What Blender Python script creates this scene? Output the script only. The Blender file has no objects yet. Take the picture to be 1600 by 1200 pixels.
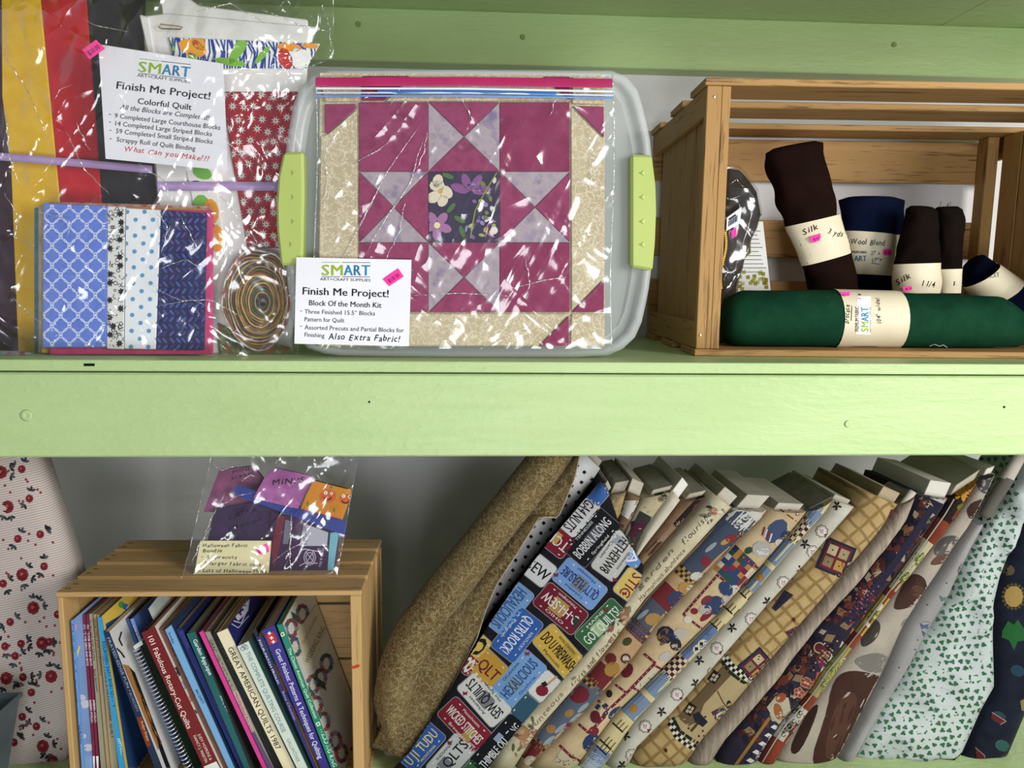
import bpy, bmesh, math, random
import numpy as np
from mathutils import Vector, Matrix, noise
from mathutils.bvhtree import BVHTree
from mathutils.geometry import tessellate_polygon
R = math.radians
rnd = random.Random(7)
SC = bpy.context.scene
COL = SC.collection

# ------------------------------------------------------------------ camera
CAM_Y, CAM_Z = -1.2, 0.86           # the lower shelf top is z = 0, the front of the shelf fascia is y = 0
YAW, PITCH, ROLL, FPX = .0570, .1363, .0109, 1177.57
_cy, _sy, _cp, _sp = math.cos(YAW), math.sin(YAW), math.cos(PITCH), math.sin(PITCH)
FWD = Vector((_sy * _cp, _cy * _cp, -_sp)); _r = Vector((_cy, -_sy, 0)); _u = _r.cross(FWD)
RT = math.cos(ROLL) * _r + math.sin(ROLL) * _u
UP = -math.sin(ROLL) * _r + math.cos(ROLL) * _u
CAM = Vector((0, CAM_Y, CAM_Z))
cd = bpy.data.cameras.new('camera'); cd.sensor_width = 36; cd.lens = 36 * FPX / 1600; cd.clip_start = .02
co = bpy.data.objects.new('camera', cd); COL.objects.link(co)
co.matrix_world = Matrix(((RT.x, UP.x, -FWD.x, CAM.x), (RT.y, UP.y, -FWD.y, CAM.y), (RT.z, UP.z, -FWD.z, CAM.z), (0, 0, 0, 1)))
SC.camera = co

# ------------------------------------------------------------------ light
def area(name, loc, target, sx, sy, power, col):
    l = bpy.data.lights.new(name, 'AREA'); l.shape = 'RECTANGLE'; l.size = sx; l.size_y = sy
    l.energy = power; l.color = col
    o = bpy.data.objects.new(name, l); COL.objects.link(o); o.location = loc
    o.rotation_euler = (Vector(target) - Vector(loc)).to_track_quat('-Z', 'Y').to_euler()
    return o
area('window_light', (2.05, -1.85, 1.2), (0.1, .1, .6), 1.0, 1.2, 80, (1, .985, .95))
area('low_fill_light', (.3, -3.1, -.2), (-.1, .1, .4), 1.6, .9, 58, (.93, .97, 1))  # added low frontal fill, brightens the wall under the shelf
wd = bpy.data.worlds.new('world'); SC.world = wd; wd.use_nodes = True
wd.node_tree.nodes['Background'].inputs[0].default_value = (.92, .94, 1, 1)
wd.node_tree.nodes['Background'].inputs[1].default_value = .3
SC.view_settings.view_transform = 'Standard'; SC.view_settings.look = 'None'
SC.view_settings.exposure = -0.1; SC.view_settings.gamma = 1; SC.view_settings.use_curve_mapping = False
SC.cycles.transparent_max_bounces = 24

# ------------------------------------------------------------------ photo pixel -> place
def ray(px, py):
    return (FWD + RT * ((px - 800) / FPX) - UP * ((py - 600) / FPX)).normalized()
def W(px, py, y):
    d = ray(px, py); return CAM + d * ((y - CAM_Y) / d.y)
def WZ(px, py, z):
    d = ray(px, py); return CAM + d * ((z - CAM_Z) / d.z)
def PX(p):
    d = Vector(p) - CAM; w = d.dot(FWD); return Vector((800 + FPX * d.dot(RT) / w, 600 - FPX * d.dot(UP) / w))
def interp(pts, n):
    """resample a pixel polyline to n points, even along its length"""
    P = [Vector(p) for p in pts]; L = [0]
    for a, b in zip(P, P[1:]): L.append(L[-1] + (b - a).length)
    out = []
    for i in range(n):
        s = L[-1] * i / (n - 1); k = 0
        while k < len(P) - 2 and L[k + 1] < s: k += 1
        f = (s - L[k]) / max(1e-9, L[k + 1] - L[k]); out.append(P[k].lerp(P[k + 1], f))
    return out

# ------------------------------------------------------------------ materials
def lin(h):
    h = h.lstrip('#'); v = [int(h[i:i + 2], 16) / 255 for i in (0, 2, 4)]
    return tuple((c / 12.92 if c <= .04045 else ((c + .055) / 1.055) ** 2.4) for c in v) + (1,)
MATS = {}
class NT:
    def __init__(s, name):
        s.m = bpy.data.materials.new(name); s.m.use_nodes = True; s.t = s.m.node_tree
        s.b = s.t.nodes['Principled BSDF']; s.out = s.t.nodes['Material Output']
    def n(s, typ, **kw):
        o = s.t.nodes.new(typ)
        for k, v in kw.items():
            if k in o.inputs: o.inputs[k].default_value = v
            else: setattr(o, k, v)
        return o
    def l(s, a, b): s.t.links.new(a, b)
    def coord(s, scale=(1, 1, 1), rot=(0, 0, 0), kind='Object'):
        c = s.n('ShaderNodeTexCoord'); m = s.n('ShaderNodeMapping'); s.l(c.outputs[kind], m.inputs[0])
        m.inputs['Scale'].default_value = scale; m.inputs['Rotation'].default_value = rot; return m.outputs[0]
    def ramp(s, fac, stops, inter='LINEAR'):
        r = s.n('ShaderNodeValToRGB'); r.color_ramp.interpolation = inter; e = r.color_ramp.elements
        while len(e) < len(stops): e.new(.5)
        for i, (p, h) in enumerate(stops): e[i].position = p; e[i].color = lin(h)
        s.l(fac, r.inputs[0]); return r.outputs[0]
    def bump(s, h, strength, dist=.001):
        b = s.n('ShaderNodeBump'); b.inputs['Strength'].default_value = strength; b.inputs['Distance'].default_value = dist
        s.l(h, b.inputs['Height']); s.l(b.outputs[0], s.b.inputs['Normal']); return b
def mat(hexc, rough=.75, var=None, scale=20, bump=0, bscale=400, stretch=(1, 1, 1), spec=.3, metal=0, name=None, sheen=0):
    """plain procedural material: colour with a noise variation to a second colour, fine noise relief"""
    key = (hexc, rough, var, scale, bump, bscale, stretch, spec, metal)
    if key in MATS: return MATS[key]
    t = NT(name or 'colour_' + hexc.lstrip('#')); t.b.inputs['Roughness'].default_value = rough
    t.b.inputs['Specular IOR Level'].default_value = spec; t.b.inputs['Metallic'].default_value = metal
    t.b.inputs['Base Color'].default_value = lin(hexc)
    if var:
        nz = t.n('ShaderNodeTexNoise', Scale=scale, Detail=5.0, Roughness=.6); t.l(t.coord(stretch), nz.inputs[0])
        t.l(t.ramp(nz.outputs[0], [(.32, hexc), (.68, var)]), t.b.inputs['Base Color'])
    if bump:
        nb = t.n('ShaderNodeTexNoise', Scale=bscale, Detail=3.0); t.l(t.coord(stretch), nb.inputs[0]); t.bump(nb.outputs[0], bump)
    MATS[key] = t.m; return t.m
def ink(h): return mat(h, .8, spec=.15)
def wood(name, c1, c2, axis='x', scale=1.0, rough=.6):
    t = NT(name); t.b.inputs['Roughness'].default_value = rough; t.b.inputs['Specular IOR Level'].default_value = .25
    st = {'x': (1.2, 26, 26), 'y': (26, 1.2, 26), 'z': (26, 26, 1.2)}[axis]
    st = tuple(v * scale for v in st)
    nz = t.n('ShaderNodeTexNoise', Scale=3.2, Detail=4.0, Roughness=.55, Distortion=.6); t.l(t.coord(st), nz.inputs[0])
    n2 = t.n('ShaderNodeTexNoise', Scale=14.0, Detail=3.0, Roughness=.6); t.l(t.coord(st), n2.inputs[0])
    mx = t.n('ShaderNodeMath', operation='ADD'); t.l(nz.outputs[0], mx.inputs[0])
    m2 = t.n('ShaderNodeMath', operation='MULTIPLY'); t.l(n2.outputs[0], m2.inputs[0]); m2.inputs[1].default_value = .45
    t.l(m2.outputs[0], mx.inputs[1])
    t.l(t.ramp(mx.outputs[0], [(.50, c2), (.60, c1), (.80, c1), (.95, c2)]), t.b.inputs['Base Color'])
    t.bump(mx.outputs[0], .25, .0006)
    return t.m
def paint(name, c1, c2):
    t = NT(name); t.b.inputs['Roughness'].default_value = .42; t.b.inputs['Specular IOR Level'].default_value = .3
    nz = t.n('ShaderNodeTexNoise', Scale=3.0, Detail=3.0); t.l(t.coord((1, 1, 3)), nz.inputs[0])
    t.l(t.ramp(nz.outputs[0], [(.3, c1), (.7, c2)]), t.b.inputs['Base Color'])
    a = t.n('ShaderNodeTexNoise', Scale=9.0, Detail=6.0, Roughness=.62, Distortion=.8); t.l(t.coord((1, 3, 6)), a.inputs[0])
    v = t.n('ShaderNodeTexNoise', Scale=55.0, Detail=3.0, Roughness=.5); t.l(t.coord((1, 1, 1.6)), v.inputs[0])
    p = t.n('ShaderNodeMath', operation='POWER'); t.l(v.outputs[0], p.inputs[0]); p.inputs[1].default_value = 4
    s = t.n('ShaderNodeMath', operation='ADD'); t.l(a.outputs[0], s.inputs[0]); t.l(p.outputs[0], s.inputs[1])
    t.bump(s.outputs[0], .85, .0024)
    return t.m
def film(name, tint='#ffffff', gloss=.06, haze=.02, bs=14, bstr=.5, rough=.15):
    """thin clear plastic: see-through sheet with a sharp reflection on its creases"""
    t = NT(name); t.t.nodes.remove(t.b)
    tr = t.n('ShaderNodeBsdfTransparent'); tr.inputs[0].default_value = lin(tint)
    gl = t.n('ShaderNodeBsdfGlossy'); gl.inputs['Roughness'].default_value = rough; gl.inputs['Color'].default_value = (1, 1, 1, 1)
    df = t.n('ShaderNodeBsdfDiffuse'); df.inputs[0].default_value = (.9, .92, .92, 1)
    hs = None
    for rot, st, sc in (((0, R(32), 0), (.9, 1, 5), bs * 3), ((0, R(-48), 0), (.9, 1, 4), bs * 2.6), ((0, R(75), 0), (1, 1, 2), bs * 2)):
        nz = t.n('ShaderNodeTexNoise', Scale=sc, Detail=1.5, Roughness=.5, Distortion=.9); mp = t.coord(st, rot); mp.node.vector_type = 'TEXTURE'; t.l(mp, nz.inputs[0])
        ab = t.n('ShaderNodeMath', operation='SUBTRACT'); t.l(nz.outputs[0], ab.inputs[0]); ab.inputs[1].default_value = .5
        a2 = t.n('ShaderNodeMath', operation='ABSOLUTE'); t.l(ab.outputs[0], a2.inputs[0])
        a3 = t.n('ShaderNodeMath', operation='MULTIPLY'); t.l(a2.outputs[0], a3.inputs[0]); a3.inputs[1].default_value = -8.0
        a4 = t.n('ShaderNodeMath', operation='EXPONENT'); t.l(a3.outputs[0], a4.inputs[0])
        if hs is None: hs = a4.outputs[0]
        else: s_ = t.n('ShaderNodeMath', operation='ADD'); t.l(hs, s_.inputs[0]); t.l(a4.outputs[0], s_.inputs[1]); hs = s_.outputs[0]
    bp = t.n('ShaderNodeBump'); bp.inputs['Strength'].default_value = bstr; bp.inputs['Distance'].default_value = .011
    t.l(hs, bp.inputs['Height']); t.l(bp.outputs[0], gl.inputs['Normal'])
    fr = t.n('ShaderNodeFresnel'); fr.inputs[0].default_value = 1.4
    mn = t.n('ShaderNodeMath', operation='MINIMUM'); t.l(fr.outputs[0], mn.inputs[0]); mn.inputs[1].default_value = .2
    ad = t.n('ShaderNodeMath', operation='ADD', use_clamp=True); t.l(mn.outputs[0], ad.inputs[0]); ad.inputs[1].default_value = gloss
    m1 = t.n('ShaderNodeMixShader'); m1.inputs[0].default_value = haze; t.l(tr.outputs[0], m1.inputs[1]); t.l(df.outputs[0], m1.inputs[2])
    m2 = t.n('ShaderNodeMixShader'); t.l(ad.outputs[0], m2.inputs[0]); t.l(m1.outputs[0], m2.inputs[1]); t.l(gl.outputs[0], m2.inputs[2])
    t.l(m2.outputs[0], t.out.inputs[0]); return t.m
def milky(name, col, clear=.5, rough=.3):
    """translucent frosted polypropylene"""
    t = NT(name); t.t.nodes.remove(t.b)
    tr = t.n('ShaderNodeBsdfTransparent'); tr.inputs[0].default_value = (1, 1, 1, 1)
    df = t.n('ShaderNodeBsdfPrincipled'); df.inputs['Base Color'].default_value = lin(col); df.inputs['Roughness'].default_value = rough
    tl = t.n('ShaderNodeBsdfTranslucent'); tl.inputs[0].default_value = lin(col)
    m0 = t.n('ShaderNodeMixShader'); m0.inputs[0].default_value = .35; t.l(df.outputs[0], m0.inputs[1]); t.l(tl.outputs[0], m0.inputs[2])
    m1 = t.n('ShaderNodeMixShader'); m1.inputs[0].default_value = clear; t.l(m0.outputs[0], m1.inputs[1]); t.l(tr.outputs[0], m1.inputs[2])
    t.l(m1.outputs[0], t.out.inputs[0]); return t.m
def cloth(name, c1, c2, scale=60, rough=.9, kind='noise', c3=None, rot=0, weave=.25, sheen=.05):
    """fabric: mottled, scribbled, hatched or plaid colouring with a fine weave"""
    t = NT(name); t.b.inputs['Roughness'].default_value = rough; t.b.inputs['Specular IOR Level'].default_value = .12
    try: t.b.inputs['Sheen Weight'].default_value = sheen; t.b.inputs['Specular IOR Level'].default_value = .12 if sheen else .03
    except Exception: pass
    co_ = t.coord((1, 1, 1), (0, rot, 0))
    if kind == 'noise':
        z = t.n('ShaderNodeTexNoise', Scale=scale, Detail=5.0, Roughness=.62); t.l(co_, z.inputs[0])
        st = [(.34, c1), (.66, c2)] if not c3 else [(.3, c1), (.5, c2), (.7, c3)]
        t.l(t.ramp(z.outputs[0], st), t.b.inputs['Base Color'])
    elif kind == 'scribble':
        z = t.n('ShaderNodeTexNoise', Scale=scale, Detail=2.0, Distortion=2.2); t.l(co_, z.inputs[0])
        w = t.n('ShaderNodeTexVoronoi', feature='DISTANCE_TO_EDGE', Scale=scale * 1.6)
        ad = t.n('ShaderNodeVectorMath', operation='MULTIPLY_ADD'); t.l(z.outputs['Color'], ad.inputs[0]); ad.inputs[1].default_value = (.03, .03, .03); t.l(co_, ad.inputs[2])
        t.l(ad.outputs[0], w.inputs[0])
        lines = t.ramp(w.outputs[0], [(0, 'ffffff'), (.09, '000000')])
        g = t.n('ShaderNodeTexNoise', Scale=scale * .22, Detail=2.0); t.l(co_, g.inputs[0])
        base = t.ramp(g.outputs[0], [(.35, c1), (.65, c3 or c1)])
        mx = t.n('ShaderNodeMix', data_type='RGBA'); t.l(lines, mx.inputs['Factor']); t.l(base, mx.inputs[6]); mx.inputs[7].default_value = lin(c2)
        t.l(mx.outputs[2], t.b.inputs['Base Color'])
    elif kind == 'plaid':
        fs = []
        for ax in ('X', 'Z'):
            w = t.n('ShaderNodeTexWave', Scale=scale, Distortion=1.2, Detail=2.0); w.bands_direction = ax
            w.inputs['Detail Scale'].default_value = 3; t.l(co_, w.inputs[0]); fs.append(t.ramp(w.outputs['Fac'], [(.0, '000000'), (.75, '202020'), (1, 'ffffff')]))
        mxm = t.n('ShaderNodeMix', data_type='RGBA', blend_type='LIGHTEN'); mxm.inputs['Factor'].default_value = 1; t.l(fs[0], mxm.inputs[6]); t.l(fs[1], mxm.inputs[7])
        z = t.n('ShaderNodeTexNoise', Scale=40.0, Detail=4.0); t.l(co_, z.inputs[0])
        base = t.ramp(z.outputs[0], [(.3, c1), (.7, c3 or c1)])
        mx = t.n('ShaderNodeMix', data_type='RGBA'); t.l(mxm.outputs[2], mx.inputs['Factor']); t.l(base, mx.inputs[6]); mx.inputs[7].default_value = lin(c2)
        t.l(mx.outputs[2], t.b.inputs['Base Color'])
    elif kind == 'hatch':
        w = t.n('ShaderNodeTexWave', Scale=scale, Distortion=.6); w.bands_direction = 'Z'; t.l(co_, w.inputs[0])
        t.l(t.ramp(w.outputs['Fac'], [(.25, c1), (.6, c2)]), t.b.inputs['Base Color'])
    wv = t.n('ShaderNodeTexNoise', Scale=900.0, Detail=2.0); t.l(t.coord(), wv.inputs[0])
    z2 = t.n('ShaderNodeTexNoise', Scale=22.0, Detail=3.0); t.l(t.coord(), z2.inputs[0])
    ad = t.n('ShaderNodeMath', operation='MULTIPLY_ADD'); t.l(z2.outputs[0], ad.inputs[0]); ad.inputs[1].default_value = 3.0; t.l(wv.outputs[0], ad.inputs[2])
    t.bump(ad.outputs[0], weave, .0015)
    return t.m

# ------------------------------------------------------------------ objects
def new_mesh(name, V, F, m, smooth=False):
    me = bpy.data.meshes.new(name); me.from_pydata([tuple(v) for v in V], [], F)
    for x in (m if isinstance(m, (list, tuple)) else [m]): me.materials.append(x)
    if smooth: me.polygons.foreach_set('use_smooth', [True] * len(me.polygons))
    me.update(); return me
class Thing:
    """a top-level object: an Empty at its base that parents its parts"""
    def __init__(s, name, label, cat, base, group=None, kind=None):
        s.base = Vector(base); s.o = bpy.data.objects.new(name, None); COL.objects.link(s.o); s.o.location = s.base
        s.o.empty_display_size = .02
        s.o['label'] = label; s.o['category'] = cat
        if group: s.o['group'] = group
        if kind: s.o['kind'] = kind
    def part(s, name, VF, m, parent=None, smooth=False, label=None, kind=None, mi=None):
        V, F = VF
        me = new_mesh(name, [Vector(v) - s.base for v in V], F, m, smooth)
        if mi: me.polygons.foreach_set('material_index', mi)
        o = bpy.data.objects.new(name, me); COL.objects.link(o); o.parent = parent or s.o
        if label: o['label'] = label
        if kind: o['kind'] = kind
        return o
def solo(name, VF, m, label, cat, group=None, kind=None, base=None, smooth=False):
    V, F = VF
    if base is None:
        zs = [Vector(v) for v in V]; base = Vector((sum(v.x for v in zs) / len(zs), sum(v.y for v in zs) / len(zs), min(v.z for v in zs)))
    me = new_mesh(name, [Vector(v) - base for v in V], F, m, smooth)
    o = bpy.data.objects.new(name, me); COL.objects.link(o); o.location = base
    if label: o['label'] = label
    if cat: o['category'] = cat
    if group: o['group'] = group
    if kind: o['kind'] = kind
    return o
def join(*vfs):
    V, F = [], []
    for v, f in vfs:
        k = len(V); V += list(v); F += [tuple(i + k for i in q) for q in f]
    return V, F
def xform(VF, M): return [M @ Vector(v) for v in VF[0]], VF[1]
def bm_out(bm):
    bm.verts.index_update(); V = [v.co.copy() for v in bm.verts]; F = [tuple(v.index for v in f.verts) for f in bm.faces]; bm.free(); return V, F
def box(x0, x1, y0, y1, z0, z1, bev=.0):
    bm = bmesh.new()
    bmesh.ops.create_cube(bm, size=1, matrix=Matrix.Translation(((x0 + x1) / 2, (y0 + y1) / 2, (z0 + z1) / 2)) @ Matrix.Diagonal((x1 - x0, y1 - y0, z1 - z0, 1)))
    if bev: bmesh.ops.bevel(bm, geom=bm.edges[:], offset=bev, segments=1, affect='EDGES')
    return bm_out(bm)
def prism(pts, vec, bev=0):
    """flat polygon (3D points) pushed along a vector"""
    n = len(pts); P = [Vector(p) for p in pts]; v = Vector(vec)
    V = P + [p + v for p in P]
    F = [tuple(range(n - 1, -1, -1)), tuple(range(n, 2 * n))] + [(i, (i + 1) % n, n + (i + 1) % n, n + i) for i in range(n)]
    if not bev: return V, F
    bm = bmesh.new(); bv = [bm.verts.new(p) for p in V]
    for f in F: bm.faces.new([bv[i] for i in f])
    bmesh.ops.recalc_face_normals(bm, faces=bm.faces[:])
    bmesh.ops.bevel(bm, geom=bm.edges[:], offset=bev, segments=1, affect='EDGES')
    return bm_out(bm)
def pxprism(pts, y0, y1, bev=0):
    """polygon traced in photo pixels, standing in the plane y = y0, thickness to y1"""
    return prism([W(x, y, y0) for x, y in pts], (0, y1 - y0, 0), bev)
def loft(rings, close=True, caps=True):
    n = len(rings[0]); V = [Vector(p) for r in rings for p in r]; F = []
    for i in range(len(rings) - 1):
        for j in range(n if close else n - 1):
            a, b = i * n + j, i * n + (j + 1) % n; F.append((a, b, b + n, a + n))
    if caps and close:
        F.append(tuple(range(n - 1, -1, -1))); F.append(tuple((len(rings) - 1) * n + j for j in range(n)))
    return V, F
def tube(path, r, seg=6):
    P = [Vector(p) for p in path]; rings = []
    for i, p in enumerate(P):
        t = (P[min(i + 1, len(P) - 1)] - P[max(i - 1, 0)]).normalized()
        a = t.cross(Vector((0, 1, 0)) if abs(t.y) < .9 else Vector((1, 0, 0))).normalized(); b = t.cross(a)
        rr = r[i] if isinstance(r, (list, tuple)) else r
        rings.append([p + (a * math.cos(2 * math.pi * k / seg) + b * math.sin(2 * math.pi * k / seg)) * rr for k in range(seg)])
    return loft(rings)
def sheet(fn, nu, nv):
    V = [fn(i / (nu - 1), j / (nv - 1)) for j in range(nv) for i in range(nu)]
    F = [(j * nu + i, j * nu + i + 1, (j + 1) * nu + i + 1, (j + 1) * nu + i) for j in range(nv - 1) for i in range(nu - 1)]
    return V, F
def quadmap(q):
    """four pixel corners TL TR BR BL -> bilinear"""
    a, b, c, d = [Vector(p) for p in q]
    return lambda u, v: (a.lerp(b, u)).lerp(d.lerp(c, u), v)

# ------------------------------------------------------------------ printing on surfaces
_glyph = {}
def glyphs(s, bold=0, shear=0):
    k = (s, bold, shear)
    if k in _glyph: return _glyph[k]
    c = bpy.data.curves.new('t', 'FONT'); c.body = s; c.resolution_u = 2; c.shear = shear; c.offset = bold
    o = bpy.data.objects.new('t', c); COL.objects.link(o)
    dg = bpy.context.evaluated_depsgraph_get(); dg.update()
    e = o.evaluated_get(dg); me = e.to_mesh()
    V = [(v.co.x, v.co.y) for v in me.vertices]; F = [tuple(p.vertices) for p in me.polygons]
    e.to_mesh_clear(); bpy.data.objects.remove(o); bpy.data.curves.remove(c)
    if V: x0 = min(v[0] for v in V); x1 = max(v[0] for v in V)
    else: x0, x1 = 0, 1
    _glyph[k] = (V, F, x0, x1); return _glyph[k]
class Ink:
    """flat print traced in photo pixels and laid on a surface (the surface mesh is hit along the line of sight)"""
    def __init__(s, VF, lift=.0005, step=9):
        s.bvh = BVHTree.FromPolygons([Vector(v) for v in VF[0]], [list(f) for f in VF[1]])
        s.V, s.F, s.MI, s.mats, s.cache, s.lift, s.step = [], [], [], [], {}, lift, step
    def slot(s, h):
        if h not in s.mats: s.mats.append(h)
        return s.mats.index(h)
    def pt(s, x, y, lay):
        k = (round(x, 2), round(y, 2), lay)
        if k in s.cache: return s.cache[k]
        d = ray(x, y); hit, nor, _, _ = s.bvh.ray_cast(CAM, d)
        if hit is None: s.cache[k] = None; return None
        if nor.dot(d) > 0: nor = -nor
        s.V.append(hit + nor * s.lift * .5 - d * (s.lift * (.5 + .35 * lay))); s.cache[k] = len(s.V) - 1
        return s.cache[k]
    def tri(s, a, b, c, mi, lay, depth=0):
        e = max((a - b).length, (b - c).length, (c - a).length)
        ids = [s.pt(p.x, p.y, lay) for p in (a, b, c)]
        miss = ids.count(None)
        if miss == 3 and e < 3 * s.step: return
        lim = s.step if not miss else max(2.5, s.step * .3)
        if e > lim and depth < 7:
            ab, bc, ca = (a + b) / 2, (b + c) / 2, (c + a) / 2
            for t in ((a, ab, ca), (ab, b, bc), (ca, bc, c), (ab, bc, ca)): s.tri(*t, mi, lay, depth + 1)
            return
        if miss: return
        s.F.append(tuple(ids)); s.MI.append(mi)
    def poly(s, pts, h, lay=0):
        P = [Vector(p) for p in pts]; mi = s.slot(h)
        for t in tessellate_polygon([[Vector((p.x, p.y, 0)) for p in P]]): s.tri(P[t[0]], P[t[1]], P[t[2]], mi, lay)
    def disc(s, x, y, r, h, lay=0, ry=None, ang=0, n=10):
        ry = ry or r; c, q = math.cos(R(ang)), math.sin(R(ang))
        s.poly([(x + c * r * math.cos(a) - q * ry * math.sin(a), y + q * r * math.cos(a) + c * ry * math.sin(a)) for a in (2 * math.pi * i / n for i in range(n))], h, lay)
    def star(s, x, y, r, r2, n, h, lay=0, ang=0):
        s.poly([(x + (r if i % 2 == 0 else r2) * math.cos(R(ang) + math.pi * i / n), y + (r if i % 2 == 0 else r2) * math.sin(R(ang) + math.pi * i / n)) for i in range(2 * n)], h, lay)
    def line(s, pts, w, h, lay=0):
        for a, b in zip(pts, pts[1:]):
            a, b = Vector(a), Vector(b); d = (b - a)
            if d.length < 1e-6: continue
            n = Vector((-d.y, d.x)).normalized() * w / 2; e = d.normalized() * w * .2
            s.poly([a - e + n, b + e + n, b + e - n, a - e - n], h, lay)
    def box(s, cx, cy, dx, dy, w, hh, h, lay=0, rad=0):
        """rectangle round a centre, long axis along (dx,dy)"""
        d = Vector((dx, dy)).normalized(); n = Vector((-d.y, d.x)); c = Vector((cx, cy)); P = []
        for sx, sy in ((-1, -1), (1, -1), (1, 1), (-1, 1)):
            if rad:
                k = Vector((sx * (w / 2 - rad), sy * (hh / 2 - rad))); a0 = math.atan2(sy, sx)
                for t in (-.6, 0, .6): P.append(c + d * (k.x + rad * math.cos(a0 + t)) + n * (k.y + rad * math.sin(a0 + t)))
            else: P.append(c + d * (sx * w / 2) + n * (sy * hh / 2))
        s.poly(P, h, lay)
    def text(s, st, x0, y0, x1, y1, cap, h, lay=1, bold=0, shear=0, flip=False):
        """text whose baseline runs from (x0,y0) to (x1,y1), capitals cap pixels tall"""
        V, F, a, b = glyphs(st, 0, shear)
        if not F: return
        p0 = Vector((x0, y0)); d = Vector((x1 - x0, y1 - y0)); n = Vector((d.y, -d.x)).normalized() * (cap / .72)
        if flip: n = -n
        mi = s.slot(h); w = bold * cap * 2.2; e = d.normalized(); sh = [0] if bold < .003 else ([-w / 2, w / 2] if bold < .012 else [-w / 2, 0, w / 2])
        for q_, o in enumerate(sh):
            ids = []
            for vx, vy in V:
                p = p0 + e * o + d * ((vx - a) / (b - a)) + n * vy; ids.append(s.pt(p.x, p.y, lay + q_ * .12))
            for f in F:
                q = [ids[i] for i in f]
                if None not in q: s.F.append(tuple(q)); s.MI.append(mi)
    def hand(s, st, x0, y0, x1, y1, cap, h, lay=1, bold=.012, seed=1):
        """hand lettering: each letter a little out of line"""
        q = random.Random(seed); L = []; x = 0
        for ch in st:
            if ch == ' ': x += .38; continue
            V, F, a, b = glyphs(ch, min(bold, .008) if ch not in 'MWmw' else 0, .18); L.append((ch, x, V, F, a, b)); x += (b - a) + .09
        tot = x; d = Vector((x1 - x0, y1 - y0)); k = d.length / tot; e = d.normalized(); n = Vector((e.y, -e.x)); mi = s.slot(h)
        for ch, lx, V, F, a, b in L:
            dy = q.uniform(-.06, .06); rt = q.uniform(-.12, .12); ids = []
            for vx, vy in V:
                vx -= a; ux = vx * math.cos(rt) - vy * math.sin(rt); uy = vx * math.sin(rt) + vy * math.cos(rt)
                p = Vector((x0, y0)) + e * (k * (lx + ux)) + n * ((uy + dy) * cap / .72); ids.append(s.pt(p.x, p.y, lay))
            for f in F:
                w = [ids[i] for i in f]
                if None not in w: s.F.append(tuple(w)); s.MI.append(mi)
    def done(s, thing, name='printed_pattern', parent=None, mats=None):
        if not s.F: return None
        ms = [(mats or {}).get(h) or ink(h) for h in s.mats]; out = None
        for V, F, MI in s.pieces():
            used = sorted(set(MI)); o = thing.part(name, (V, F), [ms[i] for i in used], parent, mi=[used.index(i) for i in MI]); out = out or o
        return out
    def pieces(s):
        """far-apart motifs become meshes of their own"""
        n = len(s.V); par = list(range(n))
        def find(x):
            while par[x] != x: par[x] = par[par[x]]; x = par[x]
            return x
        for f in s.F:
            r = find(f[0])
            for q in f[1:]: par[find(q)] = r
        roots = {}; isl = [roots.setdefault(find(f[0]), len(roots)) for f in s.F]; k = len(roots)
        if k > 800: return [(s.V, s.F, s.MI)]
        lo = np.full((k, 3), 1e9); hi = np.full((k, 3), -1e9)
        for f, g in zip(s.F, isl):
            for q in f: lo[g] = np.minimum(lo[g], s.V[q]); hi[g] = np.maximum(hi[g], s.V[q])
        sz = (hi - lo).max(axis=1); gap = np.maximum(0, np.maximum(lo[:, None] - hi[None], lo[None] - hi[:, None]))
        near = np.sqrt((gap ** 2).sum(axis=2)) <= np.maximum(.0195, .49 * np.maximum(sz[:, None], sz[None]))
        lab = [-1] * k; c = 0
        for i in range(k):
            if lab[i] >= 0: continue
            st = [i]; lab[i] = c
            while st:
                for j in np.nonzero(near[st.pop()])[0]:
                    if lab[j] < 0: lab[j] = c; st.append(j)
            c += 1
        out = []
        for q in range(c):
            ix = {}; V = []; F = []; MI = []
            for f, g, m in zip(s.F, isl, s.MI):
                if lab[g] != q: continue
                t = []
                for v in f:
                    if v not in ix: ix[v] = len(V); V.append(s.V[v])
                    t.append(ix[v])
                F.append(tuple(t)); MI.append(m)
            out.append((V, F, MI))
        return out
def centroid(V): return sum((Vector(v) for v in V), Vector()) / len(V)

# ------------------------------------------------------------------ the place: wall and shelves
ZT, ZG, ZB = CAM_Z - .1291, CAM_Z - .1476, CAM_Z - .2842   # top of shelf board, joint, bottom of fascia
WALL = .5745; FLZ = -.018
G_PAINT = paint('green_paint', '#a9c085', '#b3c98f')
def wall_mat():
    t = NT('white_plaster'); t.b.inputs['Roughness'].default_value = .85; t.b.inputs['Base Color'].default_value = lin('#d3d1d2')
    a = t.n('ShaderNodeTexNoise', Scale=90.0, Detail=4.0, Roughness=.6); t.l(t.coord(), a.inputs[0]); t.bump(a.outputs[0], .5, .002); return t.m
solo('floor', box(-2.2, 2.4, -3.6, WALL, -.95, -.9), mat('#8d8478', .6, '#7d7468', 3), None, None, kind='structure', base=Vector((0, 0, -.95)))
solo('wall_back', box(-2.2, 2.4, WALL, WALL + .05, -.9, 2.2), wall_mat(), None, None, kind='structure', base=Vector((0, WALL, -.6)))

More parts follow.
